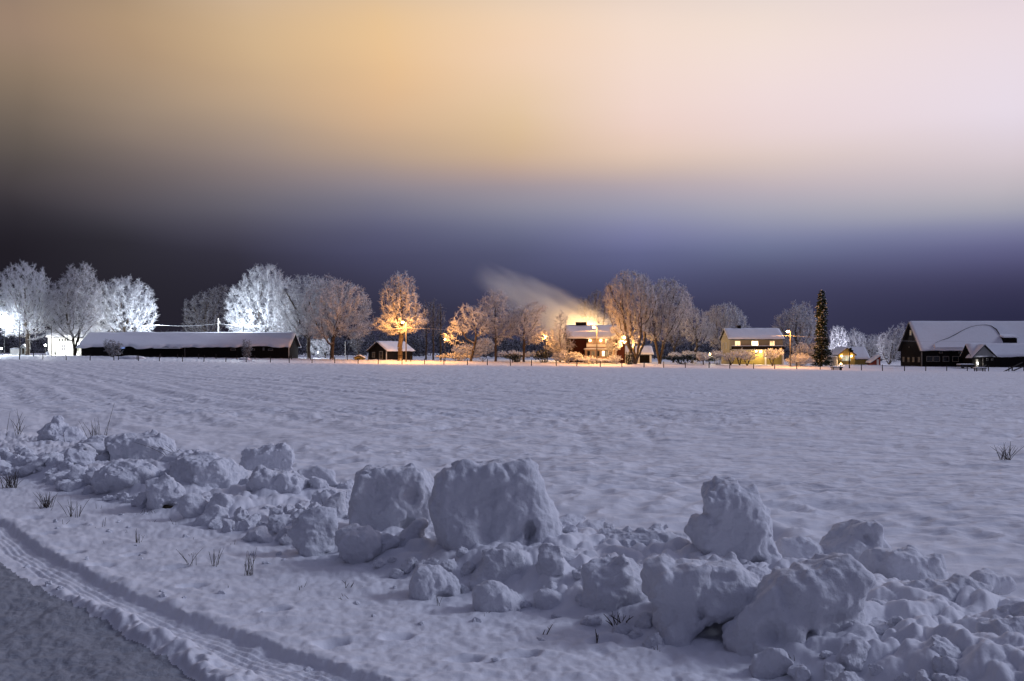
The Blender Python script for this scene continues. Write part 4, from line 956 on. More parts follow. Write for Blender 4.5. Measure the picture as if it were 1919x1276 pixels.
for px_, pn in ((1101.5,'glass'),(1110,'win_dim'),(1119,'glass'),(1129,'win_bright'),(1136,'win_dim'),(1143,'glass')):
    window(S.root, S.x(px_), S.z(662.5), .52, 1.05, -1.3, pn, 'dim_trim', (0, 0), .06)
window(S.root, S.x(1137), S.z(638), .7, 1.1, -.35, 'win_warm', 'trim', (0, 1), .07)
MB().box(S.x(1101)-.3, S.x(1101)+.1, -.40, -.353, S.z(642), S.z(635)).build('shutter', M['dark_board'], S.root)
# garage
S = Site('garage', 1205, 212, 'white open fronted garage between the two large trunks', 'garage')
xl, xr, zt, zg = S.x(1172), S.x(1222), S.z(664), 0
gable(S.root, xl, xr, .25, 6, zt, S.z(651, 3), 'white_board', .4, .28, seed=9)
MB().box(S.x(1198), S.x(1217), -.0, .247, -.4, S.z(666)).build('door', M['black_board'], S.root)  # black panel painting the dark inside of the open front
for px_ in (1197, 1218.6): MB().box(S.x(px_)-.15, S.x(px_)+.15, -.3, .22, -.4, S.z(665)).build('post', M['white_board'], S.root)
# snow topped hedges / walls
bush(970, 212, [(940,664,13,6),(962,663,15,7),(985,664,14,6),(1004,663,10,7)], 'snow laden clipped hedge behind the round snowy tree', 'clipped_hedge', seed=80, n=800, mat='twig_full', tr=.06, twig=(.2,.45), cat='hedge', droop=0)
bush(1300, 216, [(1265,665,14,6),(1290,664,16,7),(1315,665,15,6),(1340,664,12,7)], 'snow laden clipped hedge running to the yellow house', 'clipped_hedge', seed=81, n=1000, mat='twig_full', tr=.06, twig=(.2,.45), cat='hedge', droop=0)
# yellow house
S = Site('house', 1410, 210, 'two storey yellow house with dark balcony and blazing porch light', 'house')
xl, xr = S.x(1367), S.x(1467); ze, zr = S.z(635.5), S.z(618, 4.2)
ro = gable(S.root, xl, xr, 0, 8.4, ze, zr, 'cream_board', .35, .28, seed=10, wob=.02)
MB().box(S.x(1385,4.2)-.35, S.x(1385,4.2)+.35, 3.9, 4.6, zr-.4, zr+.95).build('chimney', M['brick'], ro)
for px_, pn, w_ in ((1382.5,'win_warm',1.05),(1414.5,'win_bright',1.35),(1447,'win_warm',.95)): window(S.root, S.x(px_), S.z(643.5), w_, .95, 0, pn, 'trim', (1, 0), .09)
bal = MB().box(S.x(1368), S.x(1466.5), -1.5, -.003, S.z(655.5), S.z(654.3)).build('balcony', M['dark_board'], S.root)
MB().box(S.x(1368), S.x(1466.5), -1.56, -1.44, S.z(654.3)+.003, S.z(648.5)).build('railing', M['dark_board'], bal)
snow_slab('snow', (S.x(1368),-1.6,S.z(648.5)), (S.x(1466.5),-1.6,S.z(648.5)), (S.x(1466.5),-1.4,S.z(648.5)), (S.x(1368),-1.4,S.z(648.5)), .14, bal, 3)
snow_slab('snow', (S.x(1368),-1.64,S.z(655.6)), (S.x(1466.5),-1.64,S.z(655.6)), (S.x(1466.5),-1.565,S.z(655.6)), (S.x(1368),-1.565,S.z(655.6)), .12, bal, 4)
MB().box(xl+.2, xr-.3, -.06, -.003, -.6, S.z(657)).build('lower_wall', M['yellow_board'], S.root)
MB().box(S.x(1463.5), S.x(1465.5), -1.5, -1.3, -.6, S.z(655.5)-.003).build('post', M['white_board'], S.root)
MB().box(S.x(1433), S.x(1436), -.14, -.063, -.3, S.z(659)).build('door', M['white_board'], S.root)
MB().box(S.x(1427), S.x(1432), -.14, -.063, -.3, S.z(659)).build('door', M['yellow_board'], S.root)
window(S.root, S.x(1400), S.z(666), 1.3, 1.0, -.06, 'win_dim', 'trim', (1, 0), .08)
for px_ in (1416.5, 1425):
    lm = MB().ball((S.x(px_), -.45, S.z(659)), .26).build('porch_lamp', M['gold_bulb'], S.root, True)
    area_or_point('porch_light', (S.x(px_), -.95, S.z(659.6)), 300, (1.0, .72, .36), .25, lm)
window(S.root, 3.2, S.z(647), .8, 1.3, xl, 'grey_glass', 'trim', (0, 0), .06, side='l'); window(S.root, 6.0, S.z(649), .8, 1.5, xl, 'grey_glass', 'trim', (0, 0), .06, side='l')
# lit gable cottage far right of the spruce
S = Site('cottage', 1595, 226, 'little yellow gabled cottage with lit windows past the spruce', 'cottage')
gable(S.root, S.x(1572), S.x(1602), 0, 7, S.z(664), S.z(652.5), 'yellow_board', .35, .2, 'y', seed=12)
gable(S.root, S.x(1602)+.1, S.x(1632), 1.5, 8, S.z(672), S.z(652.5,4.5), 'yellow_board', .35, .25, 'x', seed=13)
for px_ in (1580, 1586, 1591.5): window(S.root, S.x(px_), S.z(671), .55, 1.15, 0, 'win_pale', 'trim', (0, 1), .06)
for px_ in (1576.5, 1594.5):
    lm = MB().ball((S.x(px_), -.3, S.z(667)), .16).build('wall_lamp', M['warm_bulb'], S.root, True)
    area_or_point('wall_lamp_light', (S.x(px_), -.6, S.z(667)), 22, SODIUM, .2, lm)
# grey box, red shed
S = Site('grey_container', 1563, 205, 'plain grey container with a snow lid beside the spruce', 'container')
MB().box(S.x(1556), S.x(1570), 0, 3, -.6, S.z(668)).build('body', M['grey_board'], S.root)
for px_ in (1559, 1563, 1567): MB().box(S.x(px_)-.04, S.x(px_)+.04, -.05, -.003, -.4, S.z(668.5)).build('rib', M['dim_trim'], S.root)
snow_slab('snow', (S.x(1556),-.05,S.z(668)), (S.x(1570),-.05,S.z(668)), (S.x(1570),3,S.z(668)), (S.x(1556),3,S.z(668)), .14, S.root)
S = Site('red_shed', 1642, 224, 'small red shed with a sloping snow roof between cottage and barn', 'shed')
mb = MB(); mb.prism([(S.x(1634),-1),(S.x(1650),-1),(S.x(1650),S.z(668)),(S.x(1634),S.z(680))], 0, 3, 'y'); mb.build('wall', M['red_bright'], S.root)
ro = MB().prism([(S.x(1631),S.z(681)),(S.x(1651),S.z(667)),(S.x(1651),S.z(667)+.1),(S.x(1631),S.z(681)+.1)], -.2, 3.2, 'y').build('roof', M['roof'], S.root)
snow_slab('snow', (S.x(1631),3.2,S.z(681)+.1), (S.x(1631),-.2,S.z(681)+.1), (S.x(1651),-.2,S.z(667)+.1), (S.x(1651),3.2,S.z(667)+.1), .3, ro)
MB().box(S.x(1643), S.x(1647), -.06, -.003, -.4, S.z(673.5)).build('door', M['white_board'], S.root)
# barn
S = Site('barn', 1760, 205, 'great black barn with a gable window and long snow roof', 'barn')
xl = S.x(1727); xr = S.x(2080); dep = 11.0; ze, zr = S.z(654), S.z(604.5, 5.5)
ro = gable(S.root, xl, xr, 0, dep, ze, zr, 'black_board', .45, .3, snow=False)
k_ = (zr - ze)/5.5; e_ = ze - .45*k_ + .15
f0, f1, f2, f3 = (xl-.45,-.5,e_), (xr+.45,-.5,e_), (xr+.45,5.5,zr+.15), (xl-.45,5.5,zr+.15)
snow_slab('snow', f0, f1, f2, f3, .28, ro, 51, nu=120, nv=24, wob=.03)
snow_slab('snow', (xr+.45,dep+.5,e_), (xl-.45,dep+.5,e_), f3, f2, .28, ro, 52, nu=60, nv=10)
def on_roof(px, py):
    """point of the front roof plane seen at a photo pixel"""
    for it in range(2): pass
    a = (px - CX)/F; b = (HY - py)/F                      # ray (a,1,b)*Y from the eye
    # plane: z - e_w = k_*(y - y0) with world y0 = d-.5
    y0 = S.d - .5; zw = S.Z + e_ + .32
    Y = (zw - CAMZ - k_*y0)/(b - k_); return (a*Y - S.X, Y - S.d, CAMZ + b*Y - S.Z)
sheet = [(1750,646.5),(1762,641),(1775,637),(1790,629.5),(1802,622.5),(1815,616.5),(1828,613),(1845,611.5),(1856,613.5),(1866,620.5),(1872,630),(1878,643),(1879,652.5),(1752,653.5)]
P3 = [on_roof(*p) for p in sheet]; nr_ = np.array([0, -k_, 1.0]); nr_ /= np.linalg.norm(nr_)
V = [tuple(np.array(p) + nr_*.02) for p in P3] + [tuple(np.array(p) + nr_*.42) for p in P3]; n = len(P3)
MB().add(V, [tuple(range(n))[::-1], tuple(range(n, 2*n))] + [(i, (i+1) % n, n + (i+1) % n, n + i) for i in range(n)]).build('slid_snow', M['roofsnow'], ro)
MB().tube([tuple(np.array(p) + nr_*.47 + np.array([0, 0, .03])) for p in P3[:11]], [.02,.03,.05,.07,.05,.04,.03,.04,.06,.10,.08], 6).build('painted_gap_shadow', M['roof'], ro)  # dark tube laid on the snow, painting the shadow line of the slide
# dormer on the front slope
pa, pb, pc, pd_ = on_roof(1866,620), on_roof(1880,643), on_roof(1906,643), on_roof(1892,617)
zd = pb[2] + 1.0
dm = MB(); dm.add([pb, pc, (pc[0],pc[1],zd), (pb[0],pb[1],zd), (pd_[0],pd_[1]+1.5,zd+.9), (pa[0],pa[1]+1.5,zd+.9)], [(0,1,2,3),(3,2,4,5),(0,3,5),(1,4,2)]); dm.build('dormer', M['black_board'], ro)
snow_slab('snow', (pb[0]-.3,pb[1]-.5,zd+.12), (pc[0]+.3,pc[1]-.5,zd+.12), (pd_[0]+.3,pd_[1]+1.6,zd+1.1), (pa[0]-.3,pa[1]+1.6,zd+1.1), .3, ro, 55)
MB().box(xl-.06, xl+.14, -.08, .12, -.8, ze-.3).build('corner_board', M['dim_trim'], S.root)
rk = MB()
for yy0, yy1 in ((-.5, 5.5), (dep+.5, 5.5)):
    rk.add([(xl-.53,yy0,e_-.22),(xl-.455,yy0,e_-.22),(xl-.455,yy1,zr-.08),(xl-.53,yy1,zr-.08),(xl-.53,yy0,e_+.02),(xl-.455,yy0,e_+.02),(xl-.455,yy1,zr+.16),(xl-.53,yy1,zr+.16)], [(0,1,2,3),(4,7,6,5),(0,4,5,1),(1,5,6,2),(2,6,7,3),(3,7,4,0)])
rk.build('gable_board', M['dim_trim'], S.root)
for px_, w_ in ((1742,1.15),(1755,1.15),(1772.5,1.1),(1790.5,1.1)): window(S.root, S.x(px_), S.z(672.5), w_, .95, 0, 'glass', 'dim_trim', (0, 0), .10)
for px_ in (1763, 1799.5): window(S.root, S.x(px_), S.z(659.5), .62, .45, 0, 'glass', 'dim_trim', (0, 0), .06)
for y_ in (1.2, 4.0, 6.6, 9.3): window(S.root, y_, S.z(674), .75, .85, xl, 'grey_glass', 'dim_trim', (1, 1), .10, side='l')
window(S.root, 5.5, S.z(623.5,5), .7, .9, xl, 'win_dim', 'trim', (1, 1), .08, side='l'); window(S.root, 6.3, S.z(650,5), .2, .25, xl, 'grey_glass', 'dim_trim', (0, 0), .04, side='l')
# porch annex of the barn
S2 = Site('annex', 1870, 199, 'low annex with grey gable and snow roof before the black barn', 'annex')
xg0, xg1 = S2.x(1822), S2.x(1862); zeg, zrg = S2.z(668), S2.z(647)
an = gable(S2.root, xg0, S2.x(2040), 0, 4.2, S2.z(666), S2.z(647, 2.1), 'black_board', .4, .34, seed=61, wob=.12)
mb = MB(); mb.prism([(xg0, S2.z(670)),(xg1, S2.z(668)),((xg0+xg1)/2, zrg-.2)], -.5, -.4, 'y'); mb.build('gable_panel', M['grey_board'], S2.root)
pf = MB(); xm = (xg0+xg1)/2
pf.prism([(xg0-.5,zeg-.45),(xm,zrg),(xg1+.3,zeg-.2),(xg1+.3,zeg-.05),(xm,zrg+.15),(xg0-.5,zeg-.3)], -.9, 1.9, 'y'); pfo = pf.build('porch_roof', M['roof'], S2.root)
snow_slab('snow', (xg0-.5,1.9,zeg-.3), (xg0-.5,-.9,zeg-.3), (xm,-.9,zrg+.15), (xm,1.9,zrg+.15), .2, pfo, 62)
snow_slab('snow', (xg1+.3,-.9,zeg-.05), (xg1+.3,1.9,zeg-.05), (xm,1.9,zrg+.15), (xm,-.9,zrg+.15), .2, pfo, 63)
for px_ in (1824.5, 1839.5): MB().box(S2.x(px_)-.06, S2.x(px_)+.06, -.7, -.58, -.6, S2.z(671)).build('post', M['pole'], S2.root)
MB().box(S2.x(1828.5), S2.x(1833), -.07, -.003, -.3, S2.z(673)).build('door', M['dim_trim'], S2.root)
lm = MB().ball((S2.x(1831.5), -.35, S2.z(681)), .09).build('door_lamp', M['white_bulb'], S2.root, True)
area_or_point('door_lamp_light', (S2.x(1831.5), -.6, S2.z(680)), 40, (1,.95,.85), .15, lm)
for px_ in (1850, 1859): window(S2.root, S2.x(px_), S2.z(673.5), .3, .4, 0, 'glass', 'dim_trim', (0, 0), .05)

# ------------------------------------------------------------------ fences
def fence(posts, d, label, hgt, wires=True, seed=0):
    rng = np.random.RandomState(seed); X = [WX(p, d) for p in posts]; xc = sum(X)/len(X); zc = Hs(xc, d, False)
    root = empty('post_fence', (xc, d, zc), 0, label, 'fence'); tops = []
    for x in X:
        z = Hs(x, d, False) - zc; h = hgt*rng.uniform(.85, 1.15); lx = rng.normal(0, .05)
        p = MB(); p.tube([(0,0,-.4),(lx*.5,0,h*.5),(lx,0,h)], [.085,.08,.075], 7); p.tube([(lx,0,h+.003),(lx,0,h+.09)], [.09,.05], 7)
        o = p.build('post', M['post'], root, loc=(x - xc, rng.normal(0, .1), z)); tops.append((x - xc, 0, z + h*.85))
    if wires:
        wr = MB()
        for dz in (0, -.4): wr.tube([(a, b, c + dz) for a, b, c in tops], .006, 3)
        wr.build('wire', M['pole'], root)
r_ = np.random.RandomState(4)
ps = [37, 81, 124, 169, 213]; x_ = 257
while x_ < 1960: ps.append(x_ + r_.uniform(-3, 3)); x_ += 41.2 + (x_ > 1600)*(-2)
fence(ps, 184, 'long row of dark fence posts along the far edge of the field', 1.02, seed=1)
fence([63, 105, 150, 300, 333, 372, 405, 444, 478, 547, 582, 624, 651, 690, 770, 826, 905, 960], 196, 'second row of small fence posts close before the shed and trees', .75, False, seed=2)
# ------------------------------------------------------------------ lamps, poles, cables
def street_lamp(px, ytop, d, label, power, col, bulb, ybulb=None, name='street_lamp', group=None, arm=.6, mat='pole', rb=.24):
    X = WX(px, d); z = Hs(X, d, False); h = CAMZ + (HY - ytop)/F*d - z
    root = empty(name, (X, d, z), 0, label, 'street lamp', group)
    MB().tube([(0,0,-.3),(0,0,h*.5),(0,0,h)], [.13,.11,.09], 10).build('pole', M[mat], root)
    MB().tube([(0,0,h-.05),(-arm*.4,-.25,h+.12),(-arm,-.4,h+.12)], .04, 6).build('arm', M['metal'], root)
    hd = MB().box(-arm-.3, -arm+.3, -.62, -.2, h+.13, h+.22).build('lamp_head', M['metal'], root)
    MB().ball((-arm, -.42, h-.02), rb, sz=.7).build('bulb', M[bulb], hd, True)
    area_or_point('lamp_light', (-arm, -1.05, h-.1), power, col, .3, hd)
    return root
street_lamp(761, 604, 193, 'street lamp on a dark pole inside the golden tree', 8000, SODIUM, 'warm_bulb')
street_lamp(1118.5, 613, 195, 'street lamp standing before the red house', 5000, SODIUM, 'warm_bulb', rb=.3)
street_lamp(1481, 621, 194, 'street lamp with side cables beside the yellow house', 3600, SODIUM, 'warm_bulb', rb=.3)
def yard_lamp(px, py, d, label, power, col, bulb, rb=.22):
    X = WX(px, d); z = Hs(X, d, False); h = CAMZ + (HY - py)/F*d - z
    root = empty('yard_lamp', (X, d, z), 0, label, 'yard lamp')
    MB().tube([(0,0,-.3),(0,0,h-.1)], [.07,.06], 8).build('pole', M['metal'], root)
    hd = MB().tube([(0,0,h-rb-.18),(0,0,h-rb*.6)], [.08,.18], 10).build('lamp_head', M['metal'], root)
    MB().ball((0, 0, h), rb).build('bulb', M[bulb], hd, True)
    area_or_point('lamp_light', (0, -.1, h + rb + .32), power, col, .25, hd)
yard_lamp(834, 636, 195.5, 'yard lamp hidden in the drooping arm of the leaning tree', 1800, SODIUM, 'warm_bulb', .14)
yard_lamp(1022, 634, 203, 'yard lamp tucked between round tree and cone tree', 1500, SODIUM, 'warm_bulb', .06)
yard_lamp(1171, 641, 200.6, 'yard lamp glaring behind the large gold footed tree', 4200, (1.0, .52, .16), 'warm_bulb', .25)
yard_lamp(1330.5, 664, 203, 'garden spotlight blazing at the end of the long clipped hedge', 900, (1.0, .80, .55), 'gold_bulb', .18)
yard_lamp(1100, 640, 232, 'yard lamp behind the red house lighting the steam', 25000, (1.0, .60, .24), 'warm_bulb', .25)
yard_lamp(8, 606, 204, 'white floodlight high in the first frosted tree', 4500, COLD, 'white_bulb', .15)
yard_lamp(2, 653, 200, 'white floodlight low at the left end of the row', 1500, COLD, 'white_bulb', .18)
yard_lamp(85, 647, 214, 'white floodlight blazing at the corner of the white house', 7000, (.95, .97, .92), 'white_bulb', .2)
yard_lamp(288, 628, 214, 'white floodlight behind the shed under the broad round tree', 12000, COLD, 'white_bulb', .2)
yard_lamp(456, 606, 213, 'white floodlight behind the shed under the brightest tree', 8500, COLD, 'white_bulb', .2)
yard_lamp(596, 660, 222, 'low white floodlight beyond the amber trunk', 900, COLD, 'white_bulb', .12)
yard_lamp(1578, 655, 236, 'cold floodlight behind the cottage and frosted trees', 4500, (.85, .85, 1.0), 'white_bulb', .1)
yard_lamp(1576, 682, 205, 'low warm garden light beside the grey container', 420, WARM, 'gold_bulb', .18)
def pole_thing(px, ytop, d, label, mat, name, rad=.09, cross=False, box=False):
    X = WX(px, d); z = Hs(X, d, False); h = CAMZ + (HY - ytop)/F*d - z
    root = empty(name, (X, d, z), 0, label, 'pole')
    MB().tube([(0,0,-.3),(0,0,h)], [rad*1.2,rad*.8], 8).build('pole', M[mat], root)
    if cross:
        MB().box(-.45,.45,-.06,.06,h-1.05,h-.93).build('crossarm', M[mat], root); MB().ball((.3,0,h-.6),.14).build('insulator', M['trim'], root); MB().ball((0,0,h+.08),.12).build('cap', M['trim'], root)
    if box:
        MB().prism([(-.1,h-.3),(.5,h-.45),(.75,h-.1),(.35,h+.1),(.4,h+.5),(-.05,h+.35)], -.2, .2, 'y').build('bird_box', M['black_board'], root)
    return root
pole_thing(409, 598, 214, 'white lit utility pole behind the long shed roof', 'trim', 'utility_pole', .16, True)
pole_thing(37, 600, 196, 'thin dark pole before the playhouse', 'pole', 'flagpole', .09)
pole_thing(96.5, 610, 197, 'thin pole before the white house wall', 'pole', 'flagpole', .08)
pole_thing(1592, 656, 192, 'black pole with a crooked dark box on top near the cottage', 'post', 'dark_pole', .11, box=True)
pole_thing(647, 640, 222, 'pale thin pole in the dark gap behind the amber trunk', 'trim', 'utility_pole', .07)
def cable(pts, label, r=.03):
    P = []
    for (a, b) in zip(pts[:-1], pts[1:]):
        for k in range(12):
            t = k/12; p = [a[i] + (b[i] - a[i])*t for i in range(3)]; p[2] -= 4*.35*t*(1-t)*(1 if abs(b[0]-a[0]) > 12 else .3); P.append(p)
    P.append(pts[-1]); c = P[0]
    tag(MB().tube([(p[0]-c[0], p[1]-c[1], p[2]-c[2]) for p in P], r, 5).build('overhead_cable', M['wire'], loc=c), label, 'cable')
cable([W(120,606,214), W(300,609,214), W(409,606,214), W(520,609,214)], 'snow coated cable strung to the white utility pole', .04)
cable([W(620,617,194.5), W(761,614,193.3), W(1118.5,620,195.3), W(1481,629,194.3), W(1840,640,194.3)], 'snow coated cable strung between the street lamps', .014)
# ------------------------------------------------------------------ field furniture
def platform(px, py, wpx, d, label):
    X = WX(px, d); z = Hs(X, d, False); w = wpx/2/F*d; root = empty('hay_trailer', (X, d, z), 0, label, 'trailer')
    MB().box(-w, w, -.6, .6, .45, .6).build('deck', M['post'], root)
    snow_slab('snow', (-w,-.6,.6), (w,-.6,.6), (w,.6,.6), (-w,.6,.6), .12, root)
    for sx in (-.75, .75):
        for sy in (-.45, .45): MB().box(sx*w-.06, sx*w+.06, sy-.06, sy+.06, -.1, .448).build('leg', M['post'], root)
    MB().box(-w*.7, w*.7, -.5, .5, .15, .3).build('lower_shelf', M['post'], root)
platform(1568, 690, 20, 182, 'low dark platform with snow on top at the fence past the spruce')
platform(1836, 692, 21, 182, 'low dark platform at the fence before the annex')
S = Site('flat_wagon', 1812, 194, 'flat dark wagon with a pale snow edge before the barn wall', 'wagon')
MB().box(S.x(1800), S.x(1826), 0, 1.8, .45, .8).build('deck', M['post'], S.root)
snow_slab('snow', (S.x(1800),0,.8), (S.x(1826),0,.8), (S.x(1826),1.8,.8), (S.x(1800),1.8,.8), .16, S.root)
for px_ in (1804, 1822): MB().tube([(S.x(px_),-.15,.3),(S.x(px_),.05,.3)], .3, 12).build('wheel', M['metal'], S.root)
for k, (a, b) in enumerate((((1880,697),(1916,679)), ((1900,694),(1925,684)), ((1838,690),(1848,684)))):
    p, q = W(a[0],a[1],185), W(b[0],b[1],188)
    o = MB().tube([(0,0,0), tuple(q[i]-p[i] for i in range(3))], [.13,.1], 8).build('timber_pole', M['post'], loc=p)
    tag(o, ['longest leaning timber pole propped by the barn annex','shorter timber pole behind the longest leaning one','stubby slanted timber by the dark platform'][k], 'timber', 'timber poles leaning at the fence')
tp = W(1908,680,187); rt = empty('log_rack', (tp[0], 187, Hs(tp[0], 187, False)), 0, 'dark low log rack carrying the leaning timber', 'rack')
MB().box(-1.4,1.4,-.1,.1,.85,1.0).build('beam', M['post'], rt)
for sx in (-1.1, 1.1): MB().box(sx-.08, sx+.08, -.09, .09, -.3, .848).build('leg', M['post'], rt)

# ------------------------------------------------------------------ steam drifting off behind the red house
def plume(name, p0, p1, w0, w1, dens, label, seed):
    p0, p1 = Vector(p0), Vector(p1); ax = p1 - p0; L = ax.length
    ang = math.atan2(ax.z, -ax.x)                      # rises to the viewer's left
    m, nt, b = new_mat(name); nt.nodes.remove(b); out = nt.nodes['Material Output']
    pv = N(nt, 'ShaderNodeVolumePrincipled'); pv.inputs['Color'].default_value = (.95, .93, .9, 1); pv.inputs['Anisotropy'].default_value = .25
    tc = N(nt, 'ShaderNodeTexCoord'); sp = N(nt, 'ShaderNodeSeparateXYZ'); nt.links.new(tc.outputs['Object'], sp.inputs[0])
    def mth(op, a, c=None, d=None):
        n = N(nt, 'ShaderNodeMath', operation=op)
        for s, v in zip(n.inputs, (a, c, d)):
            if v is None: continue
            if hasattr(v, 'is_linked'): nt.links.new(v, s)
            else: s.default_value = v
        return n.outputs[0]
    def mrange(v, a, c, lo=0., hi=1., it='SMOOTHSTEP'):
        n = N(nt, 'ShaderNodeMapRange', interpolation_type=it); nt.links.new(v, n.inputs['Value'])
        n.inputs['From Min'].default_value = a; n.inputs['From Max'].default_value = c; n.inputs['To Min'].default_value = lo; n.inputs['To Max'].default_value = hi; return n.outputs[0]
    t = mrange(sp.outputs['X'], 0, L, 0, 1, 'LINEAR'); w = mth('MULTIPLY_ADD', t, w1 - w0, w0)
    mp = N(nt, 'ShaderNodeMapping'); mp.inputs['Scale'].default_value = (.07, .14, .24); mp.inputs['Location'].default_value = (seed, seed*2, 0); nt.links.new(tc.outputs['Object'], mp.inputs[0])
    ns = N(nt, 'ShaderNodeTexNoise'); ns.inputs['Scale'].default_value = 1.0; ns.inputs['Detail'].default_value = 6; nt.links.new(mp.outputs[0], ns.inputs['Vector'])
    zz = mth('ADD', sp.outputs['Z'], mth('MULTIPLY', mth('SUBTRACT', ns.outputs['Fac'], .5), 5.0))
    rr = mth('SQRT', mth('ADD', mth('POWER', mth('DIVIDE', zz, w), 2.0), mth('POWER', mth('DIVIDE', sp.outputs['Y'], w), 2.0)))
    core = mrange(rr, 1.0, .15); ends = mth('MULTIPLY', mrange(t, 0.0, .06), mrange(t, 1.0, .72)); st = mrange(ns.outputs['Fac'], .30, .66, .30, 1.0)
    fall = mrange(t, 0, 1, 1.0, .55, 'LINEAR')
    de = mth('MULTIPLY', mth('MULTIPLY', mth('MULTIPLY', core, ends), mth('MULTIPLY', st, fall)), dens)
    nt.links.new(de, pv.inputs['Density']); nt.links.new(pv.outputs[0], out.inputs['Volume'])
    wm = max(w0, w1)*1.15
    mb = MB()   # a closed tapering hull round the plume
    k = 12; ring = lambda x, r: [(x, r*math.cos(2*math.pi*j/k), r*math.sin(2*math.pi*j/k)) for j in range(k)]
    V = ring(0, w0*1.1 + 1.4) + ring(L, w1*1.1 + 1.4)
    mb.add(V, [tuple(range(k))[::-1], tuple(range(k, 2*k))] + [(j, (j+1) % k, k + (j+1) % k, k + j) for j in range(k)])
    o = mb.build(name, m, loc=p0)
    X = ax.normalized(); Y = Vector((0, 1, 0)); Y = (Y - X*Y.dot(X)).normalized(); Zv = X.cross(Y)
    o.rotation_euler = Matrix((X, Y, Zv)).transposed().to_euler()
    return tag(o, kind='stuff')
plume('steam_plume', W(1135,642,236), W(885,503,236), 8.5, 4.0, .40, '', 3)

# ------------------------------------------------------------------ sky
w = bpy.data.worlds.new('World'); bpy.context.scene.world = w; w.use_nodes = True; nt = w.node_tree
bg = nt.nodes['Background']
tc = N(nt, 'ShaderNodeTexCoord'); sp = N(nt, 'ShaderNodeSeparateXYZ'); nt.links.new(tc.outputs['Generated'], sp.inputs[0])
def mth(op, a, b=None, c=None):
    n = N(nt, 'ShaderNodeMath', operation=op)
    for s, v in zip(n.inputs, (a, b, c)):
        if v is None: continue
        if hasattr(v, 'is_linked'): nt.links.new(v, s)
        else: s.default_value = v
    return n.outputs[0]
az = mth('ARCTAN2', sp.outputs['X'], sp.outputs['Y']); el = mth('ARCSINE', sp.outputs['Z'])
mp = N(nt, 'ShaderNodeMapping'); mp.inputs['Scale'].default_value = (1.2, 1.2, 5.0); nt.links.new(tc.outputs['Generated'], mp.inputs[0])
cn = N(nt, 'ShaderNodeTexNoise'); cn.inputs['Scale'].default_value = 1.6; cn.inputs['Detail'].default_value = 3; nt.links.new(mp.outputs[0], cn.inputs['Vector'])
el2 = mth('MULTIPLY_ADD', mth('SUBTRACT', cn.outputs['Fac'], .5), R(1.0), el)
az2 = mth('MULTIPLY_ADD', mth('SUBTRACT', cn.outputs['Fac'], .5), R(6), az)
fac = mth('DIVIDE', el2, R(90))
def column(azd, stops, upper):
    c = math.cos(R(azd)) if abs(azd) < 40 else 1
    L = [(max(0, math.degrees(math.atan((HY - y)/F*c))/90), srgb(*rgb)) for y, rgb in stops]; L.sort(key=lambda t: t[0])
    L += [(e/90, (*v, 1)) for e, v in upper]
    return ramp(nt, fac, L, 'B_SPLINE').outputs['Color']
up_f = [(27, (.50,.43,.43)), (38, (.27,.27,.37)), (65, (.13,.145,.24)), (90, (.086,.101,.186))]
up_r = [(27, (.60,.56,.66)), (40, (.36,.37,.52)), (65, (.17,.185,.32)), (90, (.086,.101,.186))]
up_l = [(27, (.21,.18,.17)), (40, (.15,.15,.22)), (65, (.09,.10,.17)), (90, (.086,.101,.186))]
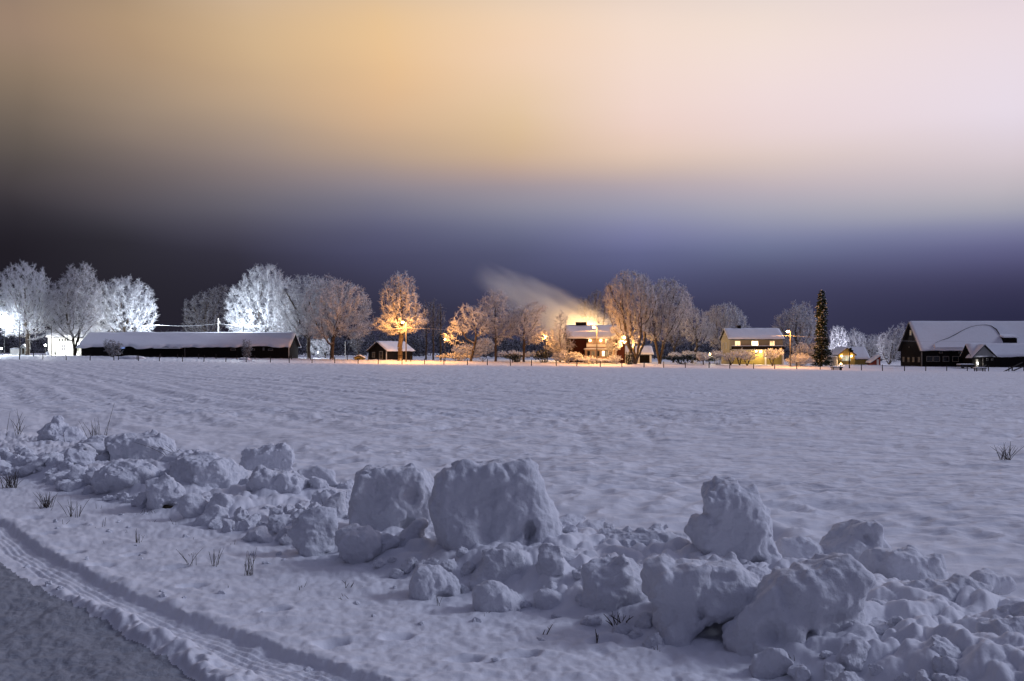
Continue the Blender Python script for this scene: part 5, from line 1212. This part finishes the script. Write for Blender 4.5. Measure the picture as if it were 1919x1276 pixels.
cols = [
 (-100, [(600,(33,30,40)),(480,(30,28,36)),(300,(48,47,58)),(0,(74,74,94))], [(40,(.08,.085,.14)),(65,(.11,.12,.20)),(90,(.086,.101,.186))]),
 (-26.5, [(600,(33,30,40)),(480,(32,29,36)),(440,(36,33,41)),(390,(50,47,54)),(340,(71,65,69)),(280,(93,85,81)),(200,(122,108,96)),(130,(145,125,105)),(60,(158,133,115)),(0,(155,130,110))], up_l),
 (-21.1, [(600,(36,34,44)),(450,(42,40,48)),(400,(66,64,74)),(350,(92,85,90)),(300,(116,105,103)),(250,(140,124,113)),(180,(163,142,122)),(100,(176,148,120)),(0,(178,150,120))], up_l),
 (-14.4, [(600,(38,36,48)),(560,(40,38,50)),(470,(50,48,62)),(420,(75,73,90)),(370,(105,102,112)),(330,(128,117,120)),(280,(155,138,130)),(220,(182,158,135)),(160,(200,170,138)),(100,(210,179,141)),(0,(209,179,143))], up_f),
 (-7.3, [(600,(48,47,66)),(560,(52,51,70)),(475,(70,70,98)),(420,(95,96,125)),(370,(125,123,138)),(330,(148,136,142)),(290,(178,155,138)),(240,(205,173,143)),(160,(230,190,147)),(80,(235,197,151)),(0,(230,195,150))], up_f),
 (0, [(600,(55,55,78)),(560,(60,60,85)),(475,(82,84,114)),(430,(108,112,141)),(390,(138,138,155)),(350,(155,145,155)),(320,(185,160,150)),(290,(208,178,148)),(240,(222,192,155)),(160,(235,205,175)),(80,(243,210,183)),(0,(238,210,178))], up_f),
 (7.2, [(600,(55,55,80)),(560,(60,60,86)),(475,(98,102,142)),(430,(128,130,168)),(390,(155,155,174)),(350,(174,162,173)),(320,(202,180,170)),(290,(226,199,180)),(250,(235,207,196)),(200,(240,214,205)),(100,(244,220,206)),(0,(243,220,203))], up_f),
 (14.4, [(600,(55,55,80)),(540,(68,68,98)),(500,(82,85,116)),(460,(112,119,152)),(430,(135,138,168)),(390,(165,165,180)),(350,(188,175,185)),(300,(220,200,190)),(250,(233,212,212)),(170,(240,220,220)),(80,(243,224,216)),(0,(238,220,208))], up_r),
 (26.3, [(600,(44,44,70)),(580,(45,45,72)),(520,(62,60,90)),(460,(98,98,138)),(420,(130,132,165)),(390,(165,165,178)),(350,(190,182,190)),(300,(214,200,206)),(240,(226,214,226)),(200,(232,220,232)),(100,(234,220,228)),(0,(235,218,222))], up_r),
 (75, [(600,(44,44,70)),(480,(70,68,98)),(350,(140,135,160)),(150,(200,190,210)),(0,(205,195,215))], up_r),
 (150, [(600,(55,56,78)),(300,(84,86,112)),(0,(104,108,138))], [(40,(.12,.135,.225)),(65,(.12,.135,.23)),(90,(.086,.101,.186))]),
]
cur = column(*cols[0])
for a, b in zip(cols[:-1], cols[1:]):
    mr = N(nt, 'ShaderNodeMapRange'); nt.links.new(az2, mr.inputs['Value']); mr.inputs['From Min'].default_value = R(a[0]); mr.inputs['From Max'].default_value = R(b[0])
    cur = mixc(nt, mr.outputs[0], cur, column(*b))
SUN_EL, SUN_AZ = 30, 84          # moonlit cloud glow: from ahead and to the right
sky = N(nt, 'ShaderNodeTexSky', sky_type='NISHITA'); sky.sun_disc = False; sky.sun_elevation = R(-8); sky.sun_rotation = R(SUN_AZ)
bg2 = N(nt, 'ShaderNodeBackground'); nt.links.new(sky.outputs[0], bg2.inputs['Color']); bg2.inputs['Strength'].default_value = .05
nt.links.new(cur, bg.inputs['Color']); bg.inputs['Strength'].default_value = 1.0
ad = N(nt, 'ShaderNodeAddShader'); nt.links.new(bg.outputs[0], ad.inputs[0]); nt.links.new(bg2.outputs[0], ad.inputs[1])
nt.links.new(ad.outputs[0], nt.nodes['World Output'].inputs['Surface'])
sl = bpy.data.lights.new('cloud_glow', 'SUN'); sl.energy = 1.04; sl.angle = R(12); sl.color = (.72, .79, 1.0)
so = bpy.data.objects.new('cloud_glow', sl); C.objects.link(so)
dv = Vector((math.sin(R(SUN_AZ))*math.cos(R(SUN_EL)), math.cos(R(SUN_AZ))*math.cos(R(SUN_EL)), math.sin(R(SUN_EL))))
so.rotation_euler = dv.to_track_quat('Z', 'Y').to_euler()

# ------------------------------------------------------------------ camera and render
cam = bpy.data.cameras.new('camera'); co = bpy.data.objects.new('camera', cam); C.objects.link(co)
co.location = (0, 0, CAMZ); co.rotation_euler = (R(90), 0, 0)
cam.sensor_width = 36; cam.lens = 36*F/1919; cam.shift_y = (HY - 638)/1919; cam.clip_start = .1; cam.clip_end = 20000
sc = bpy.context.scene; sc.camera = co
sc.view_settings.view_transform = 'Standard'; sc.view_settings.look = 'None'; sc.view_settings.exposure = 0; sc.view_settings.gamma = 1
sc.render.engine = 'CYCLES'; cy = sc.cycles
cy.max_bounces = 5; cy.diffuse_bounces = 2; cy.glossy_bounces = 2; cy.transmission_bounces = 2; cy.volume_bounces = 1; cy.transparent_max_bounces = 4
cy.use_denoising = True; cy.volume_step_rate = 2.0; cy.sample_clamp_indirect = 4; cy.use_light_tree = True
